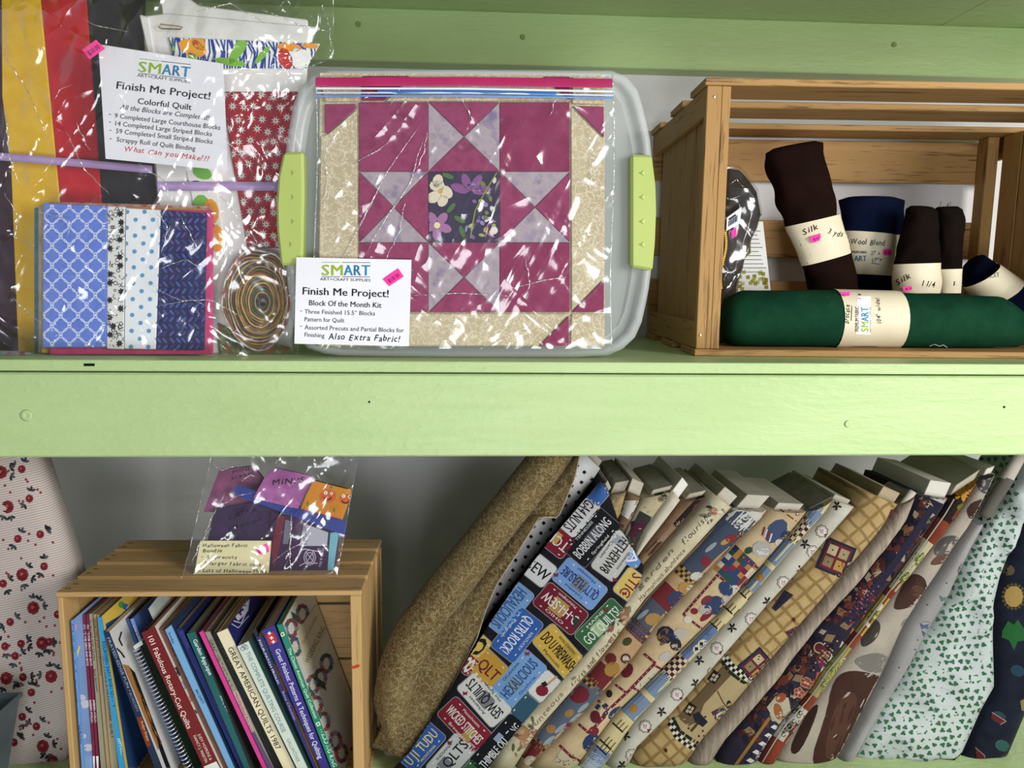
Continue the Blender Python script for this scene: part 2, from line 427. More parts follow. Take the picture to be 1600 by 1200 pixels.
t = Thing('shelf', 'light green painted shelf board with a deep front rail, between the two rows of goods', 'shelf', (0, 0, ZB))
t.part('shelf_board', box(-1.6, 1.9, 0.0005, WALL - .0003, ZG + .0008, ZT, .0012), G_PAINT)
fas = box(-1.6, 1.9, 0, .038, ZB, ZG - .0018, .003)
fo = t.part('front_rail', fas, G_PAINT)
for hx, hy, hr in ((577, 628, 1.8), (1569, 636, 2)):
    k = Ink(fas); k.disc(hx, hy, hr, '#25301a'); k.done(t, 'nail_hole', fo)
kb = Ink(box(-1.6, 1.9, 0, .02, ZG, ZT)); kb.poly([(131, 568), (148, 568), (148, 572), (131, 572)], '#0c0c0a'); kb.done(t, 'staple_slot')
def screw(px, py, y, r=.0042):
    c = W(px, py, y); ring = []
    for rr, dy in ((r, 0), (r, -.0016), (r * .75, -.0024), (r * .3, -.0012), (.0001, -.0008)):
        ring.append([c + Vector((rr * math.cos(a), dy, rr * math.sin(a))) for a in (2 * math.pi * i / 12 for i in range(12))])
    return loft(ring)
for x, y in ((42, 649), (1325, 662)):
    t.part('screw_head', screw(x, y, -.0002, .009 if x < 100 else .006), G_PAINT, fo, smooth=True)

UZ = CAM_Z + .5755
t = Thing('shelf', 'underside of the green top shelf with a screwed wall rail, above the clear tote', 'shelf', (0, WALL, UZ - .11))
t.part('front_rail', box(-1.6, 1.9, -.02, .018, UZ - .118, UZ - .0005, .002), G_PAINT)
t.part('shelf_board', box(-1.6, 1.05, -.02, WALL - .0003, UZ, UZ + .02, .001), G_PAINT)
t.part('shelf_board', box(1.0515, 1.9, -.02, WALL - .0003, UZ, UZ + .02, .001), G_PAINT)
cl = t.part('wall_rail', box(-1.6, 1.9, .52, WALL - .0003, CAM_Z + .4661, UZ, .002), G_PAINT)
for x, y in ((817, 58), (1397, 70), (560, 38)):
    t.part('screw_head', screw(x, y, .5195, .0055), mat('#7f9a55', .5), cl, smooth=True)
t = Thing('shelf', 'green bottom shelf board under the leaning fabric bolts', 'shelf', (0, 0, -.14))
t.part('shelf_board', box(-1.6, 1.9, -.2, WALL - .0003, FLZ - .02, FLZ - .0003, .0012), G_PAINT)
t.part('front_rail', box(-1.6, 1.9, -.2, -.162, FLZ - .15, FLZ - .0205, .002), G_PAINT)

# ------------------------------------------------------------------ wooden crates
PINE = ('#b3915f', '#8e6c3e'); OAK = ('#a8824f', '#6a4a28')
def wset(p, c): return {a: wood(p + '_' + a, c[0], c[1], a) for a in 'xyz'}
PW = wset('pine_wood', PINE); OW = wset('stained_pine', OAK)
def rot_at(VF, org, rz): return xform(VF, Matrix.Translation(org) @ Matrix.Rotation(rz, 4, 'Z'))
def nail(t, parent, p, m):
    c = Vector(p); t.part('staple', box(c.x - .0045, c.x + .0045, c.y - .0008, c.y + .0008, c.z - .0001, c.z + .0007), m, parent)
STEEL = mat('#b9b9b4', .35, metal=.9)
# lower crate
org = Vector((-.6681, .0014, FLZ)); LW, LD, LH = .4919, .249, CAM_Z - .5078 - FLZ
t = Thing('wooden_crate', 'pale pine crate lying on its side, packed with quilting books', 'crate', org)
def P(name, b, m, parent=None): return t.part(name, rot_at(b, org, -.0161), m, parent)
sw = .0525; gap = (LD - 4 * sw) / 3
for i in range(4):
    y = i * (sw + gap); s = P('top_slat', box(0, LW, y, y + sw, LH - .0085, LH, .0012), PW['x'])
    for xx in (.012, LW - .012):
        for yy in (y + .015, y + .034):
            q = rot_at(([Vector((xx + (.003 if yy > y + .02 else 0), yy, LH))], []), org, -.0161)[0][0]; nail(t, s, q, STEEL if xx > .2 else mat('#4a3a24', .5))
for i in range(4):
    y = i * (sw + gap); P('bottom_slat', box(0, LW, y, y + sw, 0, .0085, .0012), PW['x'])
for i in range(3): P('back_slat', box(0, LW, LD - .009, LD, .012 + i * .116, .012 + i * .116 + .111, .001), PW['x'])
for x0, x1 in ((.0012, .0102), (LW - .0192, LW - .0012)):
    P('end_post', box(x0, x1, .0005, .05, .009, LH - .0088, .0015), PW['z'])
    P('end_post', box(x0, x1, .19, LD - .0095, .009, LH - .0088, .0015), PW['z'])
    P('end_board', box(x0 + .002, x1 - .003, .0505, .1195, .009, LH - .0088, .001), PW['z'])
    P('end_board', box(x0 + .002, x1 - .003, .1205, .1895, .009, LH - .0088, .001), PW['z'])
pp = rot_at(box(LW - .0192, LW - .0012, .0005, .05, .009, LH - .0088), org, -.0161)
k = Ink(pp); k.poly([(546, 1038), (552, 1041), (558, 1038), (563, 1039), (560, 1043), (552, 1045), (547, 1042)], '#b03a22'); k.done(t, 'red_pencil_mark')
# upper crate
uo = Vector((.4022, .1225, ZT)); UR = -.0369; UW, UD, UH = .80, .45, .4741
t = Thing('wooden_crate', 'brown stained crate on its side beside the clear tote, holding rolled fabrics', 'crate', uo)
def P(name, b, m, parent=None): return t.part(name, rot_at(b, uo, UR), m, parent)
for y0, y1 in ((-.006, .095), (.158, .255), (.355, UD)):
    P('top_slat', box(-.004, UW + .004, y0, y1, UH - .012, UH, .0015), OW['x'])
for y0, y1 in ((-.012, .09), (.16, .26), (.33, .43)):
    P('bottom_slat', box(-.004, UW + .004, y0, y1, 0.0003, .012, .0015), OW['x'])
for z0, z1 in ((.018, .135), (.19, .275), (.362, .455)):
    P('back_slat', box(.002, UW - .002, UD - .012, UD, z0, z1, .0015), OW['x'])
for x0, s in ((0, 1), (UW, -1)):
    def B(a, b, *r): return box(min(x0 + s * a, x0 + s * b), max(x0 + s * a, x0 + s * b), *r)
    pf = B(.0005, .026, -.004, .014, .0125, UH - .0125, .0012); P('end_post', pf, OW['z'])
    pf2 = B(.0265, .042, -.003, .012, .0125, UH - .0125, .0012); fp = P('end_post', pf2, OW['z'])
    P('end_rail', B(.0005, .012, .0145, UD - .013, UH - .06, UH - .0125, .001), OW['y'])
    P('end_rail', B(.0005, .012, .0145, UD - .013, .0125, .06, .001), OW['y'])
    for i in range(4):
        y = .018 + i * .103; P('end_board', B(.0125, .024, y, y + (.098 if i < 3 else .06), .0125, UH - .0125, .001), OW['z'])
    P('end_post', B(.0245, .05, UD - .05, UD - .0125, .0125, UH - .0125, .0012), OW['z'])
for px, py in ((1116, 151), (1094, 524)):
    c = W(px, py, .118); t.part('nail_head', loft([[c + Vector((r * math.cos(a), d, r * 1.4 * math.sin(a))) for a in (R(45 * i) for i in range(8))] for r, d in ((.002, 0), (.0018, -.0012), (.0005, -.0016))]), STEEL)

# ------------------------------------------------------------------ big clear bag of quilt blocks
FILM = film('clear_plastic_film', gloss=.045, haze=.012, bs=3.6, bstr=.6)
FILM2 = film('zip_bag_film', gloss=.035, haze=.01, bs=3.4, bstr=.42)
PAPER = mat('#e9e9ee', .7, '#e2e2e8', 8); CREAM = mat('#e6dfc6', .75, '#dcd4b8', 12)
PINK = '#ff3fa0'
CREASE = film('film_crease', gloss=.22, haze=.03, bs=20, bstr=.3, rough=.12)  # extra-glossy film for crease ridges added to catch long bright glints
def creases(t, surf, lines, r=.0011):
    bvh = BVHTree.FromPolygons([Vector(v) for v in surf[0]], [list(f) for f in surf[1]])
    for ln_ in lines:
        P = []
        for p in interp(ln_, 14):
            h = bvh.ray_cast(CAM, ray(p.x + 1.2 * math.sin(p.y * .3), p.y))[0]
            if h: P.append(h + Vector((0, -.0004, 0)))
        if len(P) > 3: t.part('crease', tube(P, [r * math.sin(math.pi * (i + .6) / (len(P) + .2)) ** .7 for i in range(len(P))], 6), CREASE, smooth=True)
def wob(v, a, s): return a * noise.noise(Vector(v) * s)
def slab(pts, y, th=.004, bev=.0012):
    V, F = pxprism(pts, y, y + th, bev); return [Vector((v.x, v.y, max(v.z, ZT + .0004))) for v in V], F
t = Thing('quilt_block', 'large quilt block of plum, yellow, red and black stripes inside the clear bag', 'quilt block', W(120, 556, .132), 'large blocks in the clear bag')
for nm, pts, m in (('stripe', [(-30, -12), (1, -12), (2, 150), (16, 260), (28, 556), (-30, 556)], cloth('plum_cotton', '#2c1a26', '#3c2431', 40)),
                   ('stripe', [(1, -12), (62, -12), (93, 310), (97, 556), (28, 556), (16, 260), (2, 150)], cloth('yellow_cotton', '#d9a91c', '#e2b93a', 30)),
                   ('stripe', [(62, -12), (134, -12), (158, 310), (160, 556), (97, 556), (93, 310)], cloth('red_cotton', '#b51420', '#c32430', 30)),
                   ('stripe', [(134, -12), (226, -12), (222, 60), (243, 310), (246, 556), (160, 556), (158, 310)], cloth('black_cotton', '#1b191b', '#2a2628', 30))):
    t.part(nm, slab(pts, .132, .009, .002), m)
WHITE = cloth('white_cotton', '#d9d7d4', '#e8e6e4', 25)
t = Thing('quilt_block', 'folded white quilt block with bright flower strip and red daisy panel, in the clear bag', 'quilt block', W(370, 556, .125), 'large blocks in the clear bag')
for i, pts in enumerate(([(250, -8), (285, -10), (310, 8), (480, 30), (482, 60), (255, 40)], [(222, 25), (262, 20), (500, 42), (482, 60), (455, 556), (262, 556), (246, 300), (230, 110)], [(217, 22), (232, 26), (246, 110), (236, 108)])):
    t.part('white_panel', slab(pts, .123 - .003 * i, .008, .002), WHITE)
fl = slab([(262, 57), (500, 68), (478, 108), (275, 107)], .1165, .003); fp = t.part('flower_strip', fl, mat('#eeeeea', .85))
k = Ink(fl)
for i in range(56):
    x = 262 + i * 4.3; k.line([(x + 4 * math.sin(i), 56 + i * .2), (x + 5 + 4 * math.cos(i * 1.7), 82), (x + 2 + 5 * math.sin(i * 2.1), 108)], 2.6, '#23439a', 0)
def leafp(k, x, y, l, w, ang, h, lay): k.disc(x, y, l, h, lay, w, ang, 8)
for x, y, l, w, a, h in ((301, 75, 24, 13, 20, '#e9a02c'), (310, 66, 14, 10, 60, '#e9a02c'), (374, 75, 30, 9, -60, '#7fb83f'), (360, 97, 26, 6, 10, '#7fb83f'), (266, 70, 12, 5, 60, '#7fb83f'), (410, 86, 18, 5, -50, '#7fb83f'), (452, 74, 20, 7, 5, '#e9992a'), (446, 92, 11, 18, -20, '#c22f2c'), (470, 92, 22, 16, 30, '#eeeeea'), (486, 72, 16, 4, 5, '#e9992a'), (300, 88, 10, 6, 70, '#7fb83f')):
    leafp(k, x, y, l, w, a, h, 1)
k.star(306, 66, 7, 3, 6, '#b8502a', 2); k.done(t, 'flower_print', fp)
rd = slab([(347, 143), (465, 143), (462, 300), (452, 388), (386, 386), (362, 250)], .1165, .004); rp = t.part('daisy_panel', rd, cloth('red_print', '#8e1622', '#a32030', 60))
k = Ink(rd)
for j in range(14):
    for i in range(9):
        x = 352 + i * 19 + (j % 2) * 9 + rnd.uniform(-4, 4); y = 150 + j * 18 + rnd.uniform(-3, 3)
        k.star(x, y, 7.5, 2.6, 8, '#dcd6cc', 1, rnd.uniform(0, 40)); k.disc(x, y, 2, '#6f8f8c', 2, n=6)
        k.line([(x + 9, y - 6), (x + 12, y), (x + 9, y + 7)], .8, '#2a3060', 0)
k.done(t, 'daisy_print', rp)
s2 = slab([(290, 262), (336, 262), (352, 400), (318, 400)], .1165, .003); sp = t.part('flower_strip', s2, mat('#e2e0da', .85))
k = Ink(s2)
for x, y, l, w, a, h in ((316, 270, 16, 10, 20, '#6fae45'), (314, 320, 13, 16, 0, '#6fae45'), (330, 330, 12, 20, -10, '#e39a2e'), (338, 372, 12, 22, -5, '#e39a2e'), (306, 288, 10, 6, 0, '#23439a'), (326, 350, 10, 5, 20, '#23439a')): k.disc(x, y, l, h, 1, w, a)
k.done(t, 'flower_print', sp)
pin = [W(x, y, .112) for x, y in ((247, 42), (250, 38), (278, 41), (285, 43), (282, 46), (252, 45), (247, 42))]
solo('safety_pin', tube(pin, .0009, 5), mat('#b99a55', .3, metal=.9), 'small brass safety pin through the folded white quilt block', 'safety pin')
RIB = mat('#b59ac9', .35, '#a98cc0', 10, spec=.6)
def ribbon(px, y, w, label):
    c = interp(px, 14); V = []; F = []
    for i, p in enumerate(c):
        dy = .002 * math.sin(i * 1.3); V += [W(p.x, p.y - w, y + dy), W(p.x, p.y + w, y + dy), W(p.x, p.y + w, y + dy + .0008), W(p.x, p.y - w, y + dy + .0008)]
        if i: a = 4 * (i - 1); F += [(a + j, a + (j + 1) % 4, a + 4 + (j + 1) % 4, a + 4 + j) for j in range(4)]
    solo('ribbon', (V, F + [(0, 1, 2, 3), tuple(len(V) - 4 + j for j in range(4))]), RIB, label, 'ribbon', 'lilac ribbons tied round the quilt blocks', smooth=True)
ribbon([(-20, 243), (90, 252), (238, 265)], .114, 6, 'lilac satin ribbon across the yellow, red and black striped block')
ribbon([(246, 291), (340, 291), (436, 291)], .1125, 7, 'lilac satin ribbon across the red daisy and white block')
# stack of small striped blocks
def blk(label, dx, dy, y, m, tall=0):
    pts = [(67 + dx, 318 + dy), (322 + dx, 325 + dy), (322 + dx, 545 + dy + tall), (67 + dx, 545 + dy + tall)]
    solo('small_quilt_block', slab(pts, y, .006, .0015), m, label, 'quilt block', 'small striped blocks stacked in the bag')
blk('small block with a magenta lower edge in the stack behind the blue circle-print one', 10, 4, .0705, cloth('magenta_cotton', '#b9346a', '#c8487a', 40), 5)
blk('small block with a yellow edge in the stack behind the blue circle-print one', -3, 1, .0775, cloth('gold_cotton', '#c99a35', '#b98a2c', 40), 6)
blk('small block with a pale grey edge in the stack behind the blue circle-print one', -8, 3, .0845, cloth('grey_cotton', '#b5b0a6', '#989488', 40), 4)
blk('small block with a red and white edge in the stack behind the blue circle-print one', 7, -3, .0915, cloth('redwhite_cotton', '#c9b8b0', '#b84a44', 90), 2)
blk('small block with a teal edge in the stack behind the blue circle-print one', -14, 6, .0985, cloth('teal_cotton', '#5c8291', '#486a7a', 60), 3)
t = Thing('small_quilt_block', 'front small block of four strips: blue circles, black florals, blue dots, navy leaves', 'quilt block', W(200, 556, .063), 'small striped blocks stacked in the bag')
Y0 = .0635
b1 = slab([(67, 317), (167, 322), (166, 543), (66, 543)], Y0, .006); o1 = t.part('strip', b1, cloth('blue_cotton', '#5b76c9', '#6a84d6', 30))
k = Ink(b1)
def arc(k, x, y, r, a0, a1, w, h, lay, n=9): k.line([(x + r * math.cos(R(a0 + (a1 - a0) * i / n)), y + r * math.sin(R(a0 + (a1 - a0) * i / n))) for i in range(n + 1)], w, h, lay)
for j in range(8):
    for i in range(4):
        x = 68 + i * 27; y = 322 + j * 31
        arc(k, x, y, 11.5, 0, 360, 1.5, '#cfdcf6', 1, 16); arc(k, x + 13.5, y + 15.5, 11.5, 0, 360, 1.5, '#cfdcf6', 1, 16); k.star(x + 13.5, y, 3.4, 1, 4, '#e3ebfb', 1); k.star(x, y + 15.5, 3, 1, 4, '#e3ebfb', 1)
k.done(t, 'circle_print', o1)
b2 = slab([(167.5, 322), (195, 323), (193, 546), (166.5, 545)], Y0, .006); o2 = t.part('strip', b2, mat('#d8d8d4', .9))
k = Ink(b2)
for i in range(120):
    x, y = rnd.uniform(167, 194), rnd.uniform(324, 545); arc(k, x, y, rnd.uniform(2, 4), rnd.uniform(0, 360), rnd.uniform(150, 500), .9, '#1c1c1e', 0, 5)
for i in range(16): k.star(rnd.choice((174, 188)) + rnd.uniform(-3, 3), 334 + i * 13.5, 6, 3.4, 7, '#121214', 1); 
k.done(t, 'floral_print', o2)
b3 = slab([(196, 325), (251, 328), (243, 546), (194, 545)], Y0, .006); o3 = t.part('strip', b3, cloth('dotted_white', '#e6e9ec', '#dfe3e6', 20))
k = Ink(b3)
for j in range(18):
    for i in range(3):
        x = 199 + i * 27 - j * .45 + (13.5 if j % 2 else 0); k.disc(x, 331 + j * 12.4, 3.4, '#5a93bd', 1)
k.done(t, 'dot_print', o3)
b4 = slab([(251.5, 328), (322, 333), (318, 547), (243.5, 546)], Y0, .006); o4 = t.part('strip', b4, cloth('navy_cotton', '#1b2346', '#232c58', 40))
k = Ink(b4)
for j in range(20):
    for i in range(8):
        k.disc(248 + i * 10 + rnd.uniform(-1, 1), 334 + j * 11, 6, rnd.choice(('#4654a0', '#3a3f86', '#56498f', '#303a78')), 1, 2.2, -50 if j % 2 else 50, 6)
k.done(t, 'leaf_print', o4)
# binding roll
t = Thing('binding_roll', 'scrappy roll of many-coloured quilt binding beside the small blocks', 'binding roll', W(405, 556, .11))
cols = ['#d8d2c6', '#3f6a4c', '#b58a3a', '#7a3340', '#c9a24a', '#4a4038', '#8a6a48', '#365a3e', '#a34a3a', '#caa65a', '#5a4a3e', '#2f4a52', '#9a7a4a', '#6a3a3a', '#59683f', '#b08a50', '#40352e', '#7d6a4a']
ccx, ccy, nr = 403, 467, len(cols)
for q in range(nr):
    r0 = 1 - q / nr * .93; r1 = 1 - (q + .86) / nr * .93; rings = [[], [], [], []]
    for a in range(48):
        th = 2 * math.pi * a / 48; wv = 1 + .09 * noise.noise(Vector((math.cos(th) * 1.5, math.sin(th) * 1.5, q * .25)))
        sk = (1 - q / nr) * 0; dx = 8 * q / nr
        for s_, (rr, yy) in enumerate(((r0, .114), (r0, .0945 + .0015 * (q % 3)), (r1, .095 + .0015 * (q % 3)), (r1, .114))):
            rings[s_].append(W(ccx + dx + 56 * rr * wv * math.cos(th), ccy + 6 * q / nr + 78 * rr * wv * math.sin(th), yy))
    V, F = loft(rings, True, False)
    t.part('strip_turn', (V, F), mat(cols[q], .95, cols[(q * 5 + 3) % nr], 60, .3, 500), smooth=True)
solo('loose_fabric', slab([(340, 505), (372, 520), (462, 545), (462, 556), (345, 556)], .1150, .0012, .0003), cloth('scrap_print', '#c9c4b0', '#5a7a3a', 60, c3='#a83a3a'), 'small scrap of printed cotton under the binding roll', 'fabric')
solo('loose_fabric', slab([(-20, 548), (40, 550), (46, 556), (-20, 559)], .07, .012), cloth('blue_scrap', '#55707e', '#8a96a0', 60, c3='#7a3a30'), 'blue grey folded scrap under the yellow stripe in the clear bag', 'fabric')
# paper sign
def sign(name, q, y, label, m, bow=.003):
    f = quadmap(q); V, F = sheet(lambda u, v: W(*f(u, v), y + bow * math.sin(math.pi * u) * .5 - .0015 * math.sin(5 * u + 3 * v)), 15, 12)
    t = Thing(name, label, 'sign' if name == 'paper_sign' else 'note', (W(*q[3], y) + W(*q[2], y)) / 2)
    V2 = [v + Vector((0, .0004, 0)) for v in V]; n = len(V)
    t.part('paper', (V + V2, F + [tuple(reversed([i + n for i in g])) for g in F]), m, smooth=True); return t, (V, F)
def logo(k, x0, y0, x1, y1, cap, lay=1):
    d = Vector((x1 - x0, y1 - y0)); p = Vector((x0, y0)); n = Vector((d.y, -d.x)).normalized()
    for ch, a, b, h in (('S', 0, .15, '#8fae2e'), ('M', .2, .43, '#8fae2e'), ('A', .46, .64, '#2f7fae'), ('R', .67, .81, '#2a6f9e'), ('T', .83, 1, '#2f7fae')):
        q0, q1 = p + d * a, p + d * b; k.text(ch, q0.x, q0.y, q1.x, q1.y, cap, h, lay, .03)
    for off in (cap + 3.2, -2.2):
        q0, q1 = p + n * off, p + n * off + d; k.line([q0, q0.lerp(q1, .38)], .9, '#8fae2e' if off > 0 else '#4a4a48', lay); k.line([q0.lerp(q1, .42), q1], .9, '#4a4a48', lay)
t, S1 = sign('paper_sign', [(153.6, 69), (349, 99.6), (356, 266.6), (165, 248)], .078, 'white paper sign for a colourful quilt project, tucked inside the big clear bag', PAPER)
k = Ink(S1, .0004); logo(k, 216, 112, 296, 121, 17)
K = '#1b1b1d'
k.text('ART+CRAFT SUPPLIES', 214, 119.5, 297, 130, 4.6, '#3a3a3c', 1, .008)
k.text('Finish Me Project!', 182, 138.5, 328, 155.5, 12, K, 1, .022)
k.text('Colorful Quilt', 215, 162, 299, 172, 9.6, K, 1, .02)
for s_, a, b, c, d, cp, bo, sh in (('All the Blocks are Completed!', 187, 170.5, 327, 188, 8, .004, .25), ('-', 170, 181, 173, 181.5, 8, .004, 0), ('9 Completed Large Courthouse Blocks', 179, 184, 344, 203, 7.6, .004, 0), ('-', 170, 193, 173, 193.5, 8, .004, 0), ('14 Completed Large Striped Blocks', 180, 196, 331, 213, 7.6, .004, 0), ('-', 171, 206, 174, 206.5, 8, .004, 0), ('59 Completed Small Striped Blocks', 181, 208, 332, 225, 7.6, .004, 0), ('-', 171, 219, 174, 219.5, 8, .004, 0), ('Scrappy Roll of Quilt Binding', 182, 221, 305, 235.5, 7.6, .004, 0)):
    k.text(s_, a, b, c, d, cp, K, 1, bo, sh)
k.hand('What Can you Make???', 195, 236, 328, 252, 8.5, '#c0392f', 1, .006); k.done(t, 'lettering')
def sticker(t, S, q, txt, lay=2, base=.0005):
    f = quadmap(q); y = None
    bv = BVHTree.FromPolygons([Vector(v) for v in S[0]], [list(g) for g in S[1]]); h = bv.ray_cast(CAM, ray(*f(.5, .5)))[0]
    y = (h.y if h else W(*q[0], .06).y) - .0012
    V, F = sheet(lambda u, v: W(*f(u, v), y - .0006 * math.sin(4 * u)), 5, 4); o = t.part('price_sticker', (V, F), ink(PINK), label='bright pink price sticker')
    k = Ink((V, F), .0003); a, b = f(.15, .75), f(.85, .75); k.text(txt, a.x, a.y, b.x, b.y, (Vector(q[0]) - Vector(q[3])).length * .42, '#5a1030', 1, .004); k.done(t, 'lettering', o)
sticker(t, S1, [(128, 78), (150, 62), (164, 76), (140, 93)], '$30.00')
# the film itself
def bagfilm(u, v):
    py = -14 + v * 573; R_ = 521 if py < 92 else (521 - (py - 92) * 3.2 if py < 107 else 472 - (py - 107) * .015)
    px = -24 + u * (R_ + 24)
    y = .0545 if px < 330 else .0545 + min(1, (px - 330) / 95) * (.031 if py > 110 else .02)
    if px > 425: y += (px - 425) / 60 * (.014 if py > 108 else .02)
    p = W(px, py, 0); a = wob((p.x, 0, p.z), .006, 17) + wob((p.x * 1.6 + 4, 2, p.z * .7), .005, 30) + .004 * abs(noise.noise(Vector((p.x * 26 + p.z * 18, 3, p.z * 9))))
    top = max(0, 1 - py / 300); y += a * (.6 + .6 * top) + (0 if py > 60 else (60 - py) * .0002)
    if py > 360 and px > 336: y = min(y, .0925 if px > 436 else .0915)
    if px > 436 and py > 88: y = max(y, .0885)
    q = W(px, py, min(max(y, .05), .108 if py < 360 or px < 336 else .0925)); q.z = max(q.z, ZT + .0006); return q
t = Thing('plastic_bag', 'large crinkled clear plastic bag holding quilt blocks, standing beside the tote', 'bag', W(240, 559, .06))
BF = sheet(bagfilm, 130, 140); t.part('film_front', BF, FILM, smooth=True)
creases(t, BF, [[(0, 78), (40, 135), (75, 215)], [(84, 155), (95, 140), (112, 132)], [(104, 205), (130, 262), (172, 305)], [(118, 190), (140, 235)], [(128, 28), (150, 40), (200, 50)], [(300, 20), (360, 5), (420, 40)], [(410, 15), (470, 40), (515, 50)], [(350, 215), (380, 245), (396, 270)], [(215, 255), (260, 285), (262, 310)], [(6, 300), (30, 340), (22, 370), (55, 385)], [(20, 465), (45, 490), (66, 505)], [(240, 330), (262, 352), (258, 380)], [(280, 335), (300, 370), (310, 395)], [(250, 420), (290, 405), (318, 420)], [(330, 360), (350, 390), (348, 420)], [(340, 300), (365, 330), (380, 360)], [(60, 330), (110, 345), (105, 372)], [(500, 0), (515, 40), (518, 95)], [(225, 440), (280, 470), (330, 468), (382, 498)], [(250, 478), (300, 468), (330, 480)], [(370, 60), (430, 90), (470, 140)], [(10, 180), (14, 240), (30, 290)]])
def bagback(u, v):
    q = W(-24 + u * 478, -14 + v * 573, .148 + .002 * math.sin(7 * u)); q.z = max(q.z, ZT + .0006); return q
t.part('film_back', sheet(bagback, 12, 10), FILM, smooth=True)
edge = [bagfilm(1, i / 60) for i in range(61)]
t.part('side_seam', tube(edge, .0009, 5), FILM, smooth=True)

# ------------------------------------------------------------------ tote with latches
TOTE = milky('frosted_plastic', '#dfe6e4', .66, .28); TOTE_R = milky('frosted_plastic_rim', '#e3e9e8', .4, .25)
LATCH = mat('#b1c06c', .38, '#a8b862', 6, spec=.45)
out = [(512, 110), (730, 108.5), (956, 110), (980, 120), (996, 140), (1008, 180), (1016, 220), (1024, 320), (1016, 440), (1004, 500), (994, 525), (980, 541), (956, 555), (900, 558.5), (700, 559), (530, 556), (500, 552), (480, 544), (468, 532), (458, 505), (450, 450), (446, 400), (443, 320), (446, 240), (456, 172), (464, 146), (476, 128), (492, 115)]
cx0, cy0 = 733, 334
def ring(k, y, dz=0): return [W(cx0 + (x - cx0) * k, cy0 + (z - cy0) * k, y) for x, z in [tuple(p) for p in interp(out + [out[0]], 73)][:-1]]
t = Thing('storage_tote', 'frosted clear plastic tote with lime green latches, standing on its side', 'storage tote', W(733, 559, .09))
def dz(r, b):  # keep the tote on the shelf
    return [Vector((p.x, p.y, max(p.z, ZT + b))) for p in r]
lid = loft([dz(ring(1.0, .086), .0005), dz(ring(1.0, .066), .0005), ring(.992, .061), ring(.975, .0595), ring(.955, .061), ring(.945, .069), ring(.90, .0705)], True, False)
t.part('lid_rim', lid, TOTE_R, smooth=True)
V = ring(.9, .0705); t.part('lid_panel', (V, [tuple(range(len(V)))]), TOTE)
def wring(k, y):
    base = [W(cx0 + (x - cx0) * .875, cy0 + (z - cy0) * .955, .087) for x, z in [tuple(p) for p in interp(out + [out[0]], 73)][:-1]]
    c = W(cx0, cy0, .087); return [Vector((c.x + (p.x - c.x) * k, y, max(ZT + .0008, c.z + (p.z - c.z) * k))) for p in base]
t.part('tub', loft([wring(1.0, .0865), wring(.985, .1), wring(.97, .101), wring(.93, .24), wring(.9, .262), wring(.86, .268)]), TOTE, smooth=False)
for i, (kk, yy) in enumerate(((1.003, .098), (.99, .125))):
    pass
for q, sx in (([(442, 238), (474, 236.5), (475, 300), (473, 412), (438, 415), (432, 360), (431, 320), (434, 275)], 1), ([(986, 241), (1019, 242), (1025, 290), (1026, 330), (1024, 380), (1020, 423), (986, 417)], -1)):
    h = pxprism(q, .05, .079, .004); ho = t.part('latch', h, LATCH, label='lime green plastic latch')
    for i in range(4):
        cx, cy = (460 if sx > 0 else 1002), (270, 308, 346, 382)[i]
        if sx > 0 and i == 3: cx = 457
        d = 5
        P3 = [W(cx - sx * d, cy - 5, .0498), W(cx + sx * d, cy, .0498), W(cx - sx * d, cy + 5, .0498), W(cx - sx * 1, cy, .0475)]
        t.part('grip_ridge', (P3, [(0, 1, 3), (1, 2, 3), (2, 0, 3)]), LATCH, ho)
# fabric inside the tote, seen through it
solo('folded_fabric', box(-.17, .17, .112, .21, ZT + .03, ZT + .12, .012), cloth('magenta_inside', '#8a2a5a', '#a03a68', 20), 'magenta fabric folded inside the frosted tote', 'fabric', smooth=False)
solo('folded_fabric', box(-.18, .175, .114, .212, ZT + .1204, ZT + .2, .012), cloth('cream_inside', '#b9ad98', '#a89c88', 20), 'cream fabric folded above the magenta fabric inside the frosted tote', 'fabric')

# patchwork block in a zip bag on the tote front
YQ = .0525
def batik(n, a, b, c=None, s=26): return cloth(n, a, b, s, c3=c)
MAG = batik('magenta_batik', '#7c2a50', '#8e3a60', '#6f2446'); MAG2 = batik('magenta_batik_dark', '#782248', '#8a3258'); LAV = batik('lavender_batik', '#8a7f94', '#a79a9f', '#766a8a', 34)
TAN = cloth('cream_scroll_print', '#b9ad8f', '#d6ccb2', 45, kind='scribble', c3='#b0a384')
t = Thing('patchwork_block', 'magenta and lavender star patchwork block with cream border, in a zip bag on the tote', 'quilt block', W(725, 545, YQ))
t.part('backing', pxprism([(500, 114), (945, 118), (945, 541), (497, 541)], YQ + .005, YQ + .0066), TAN)
X = (560.5, 668.8, 780.4, 890.4); Yr = (159, 268, 378.8, 488)
def patch(pts, m, y=YQ, nm='patch'):
    c = Vector((sum(p[0] for p in pts) / len(pts), sum(p[1] for p in pts) / len(pts)))
    pp = [tuple(Vector(p) + (c - Vector(p)).normalized() * .55) for p in pts]; VF = pxprism(pp, y, y + .0046, .0011); return VF, t.part(nm, VF, m)
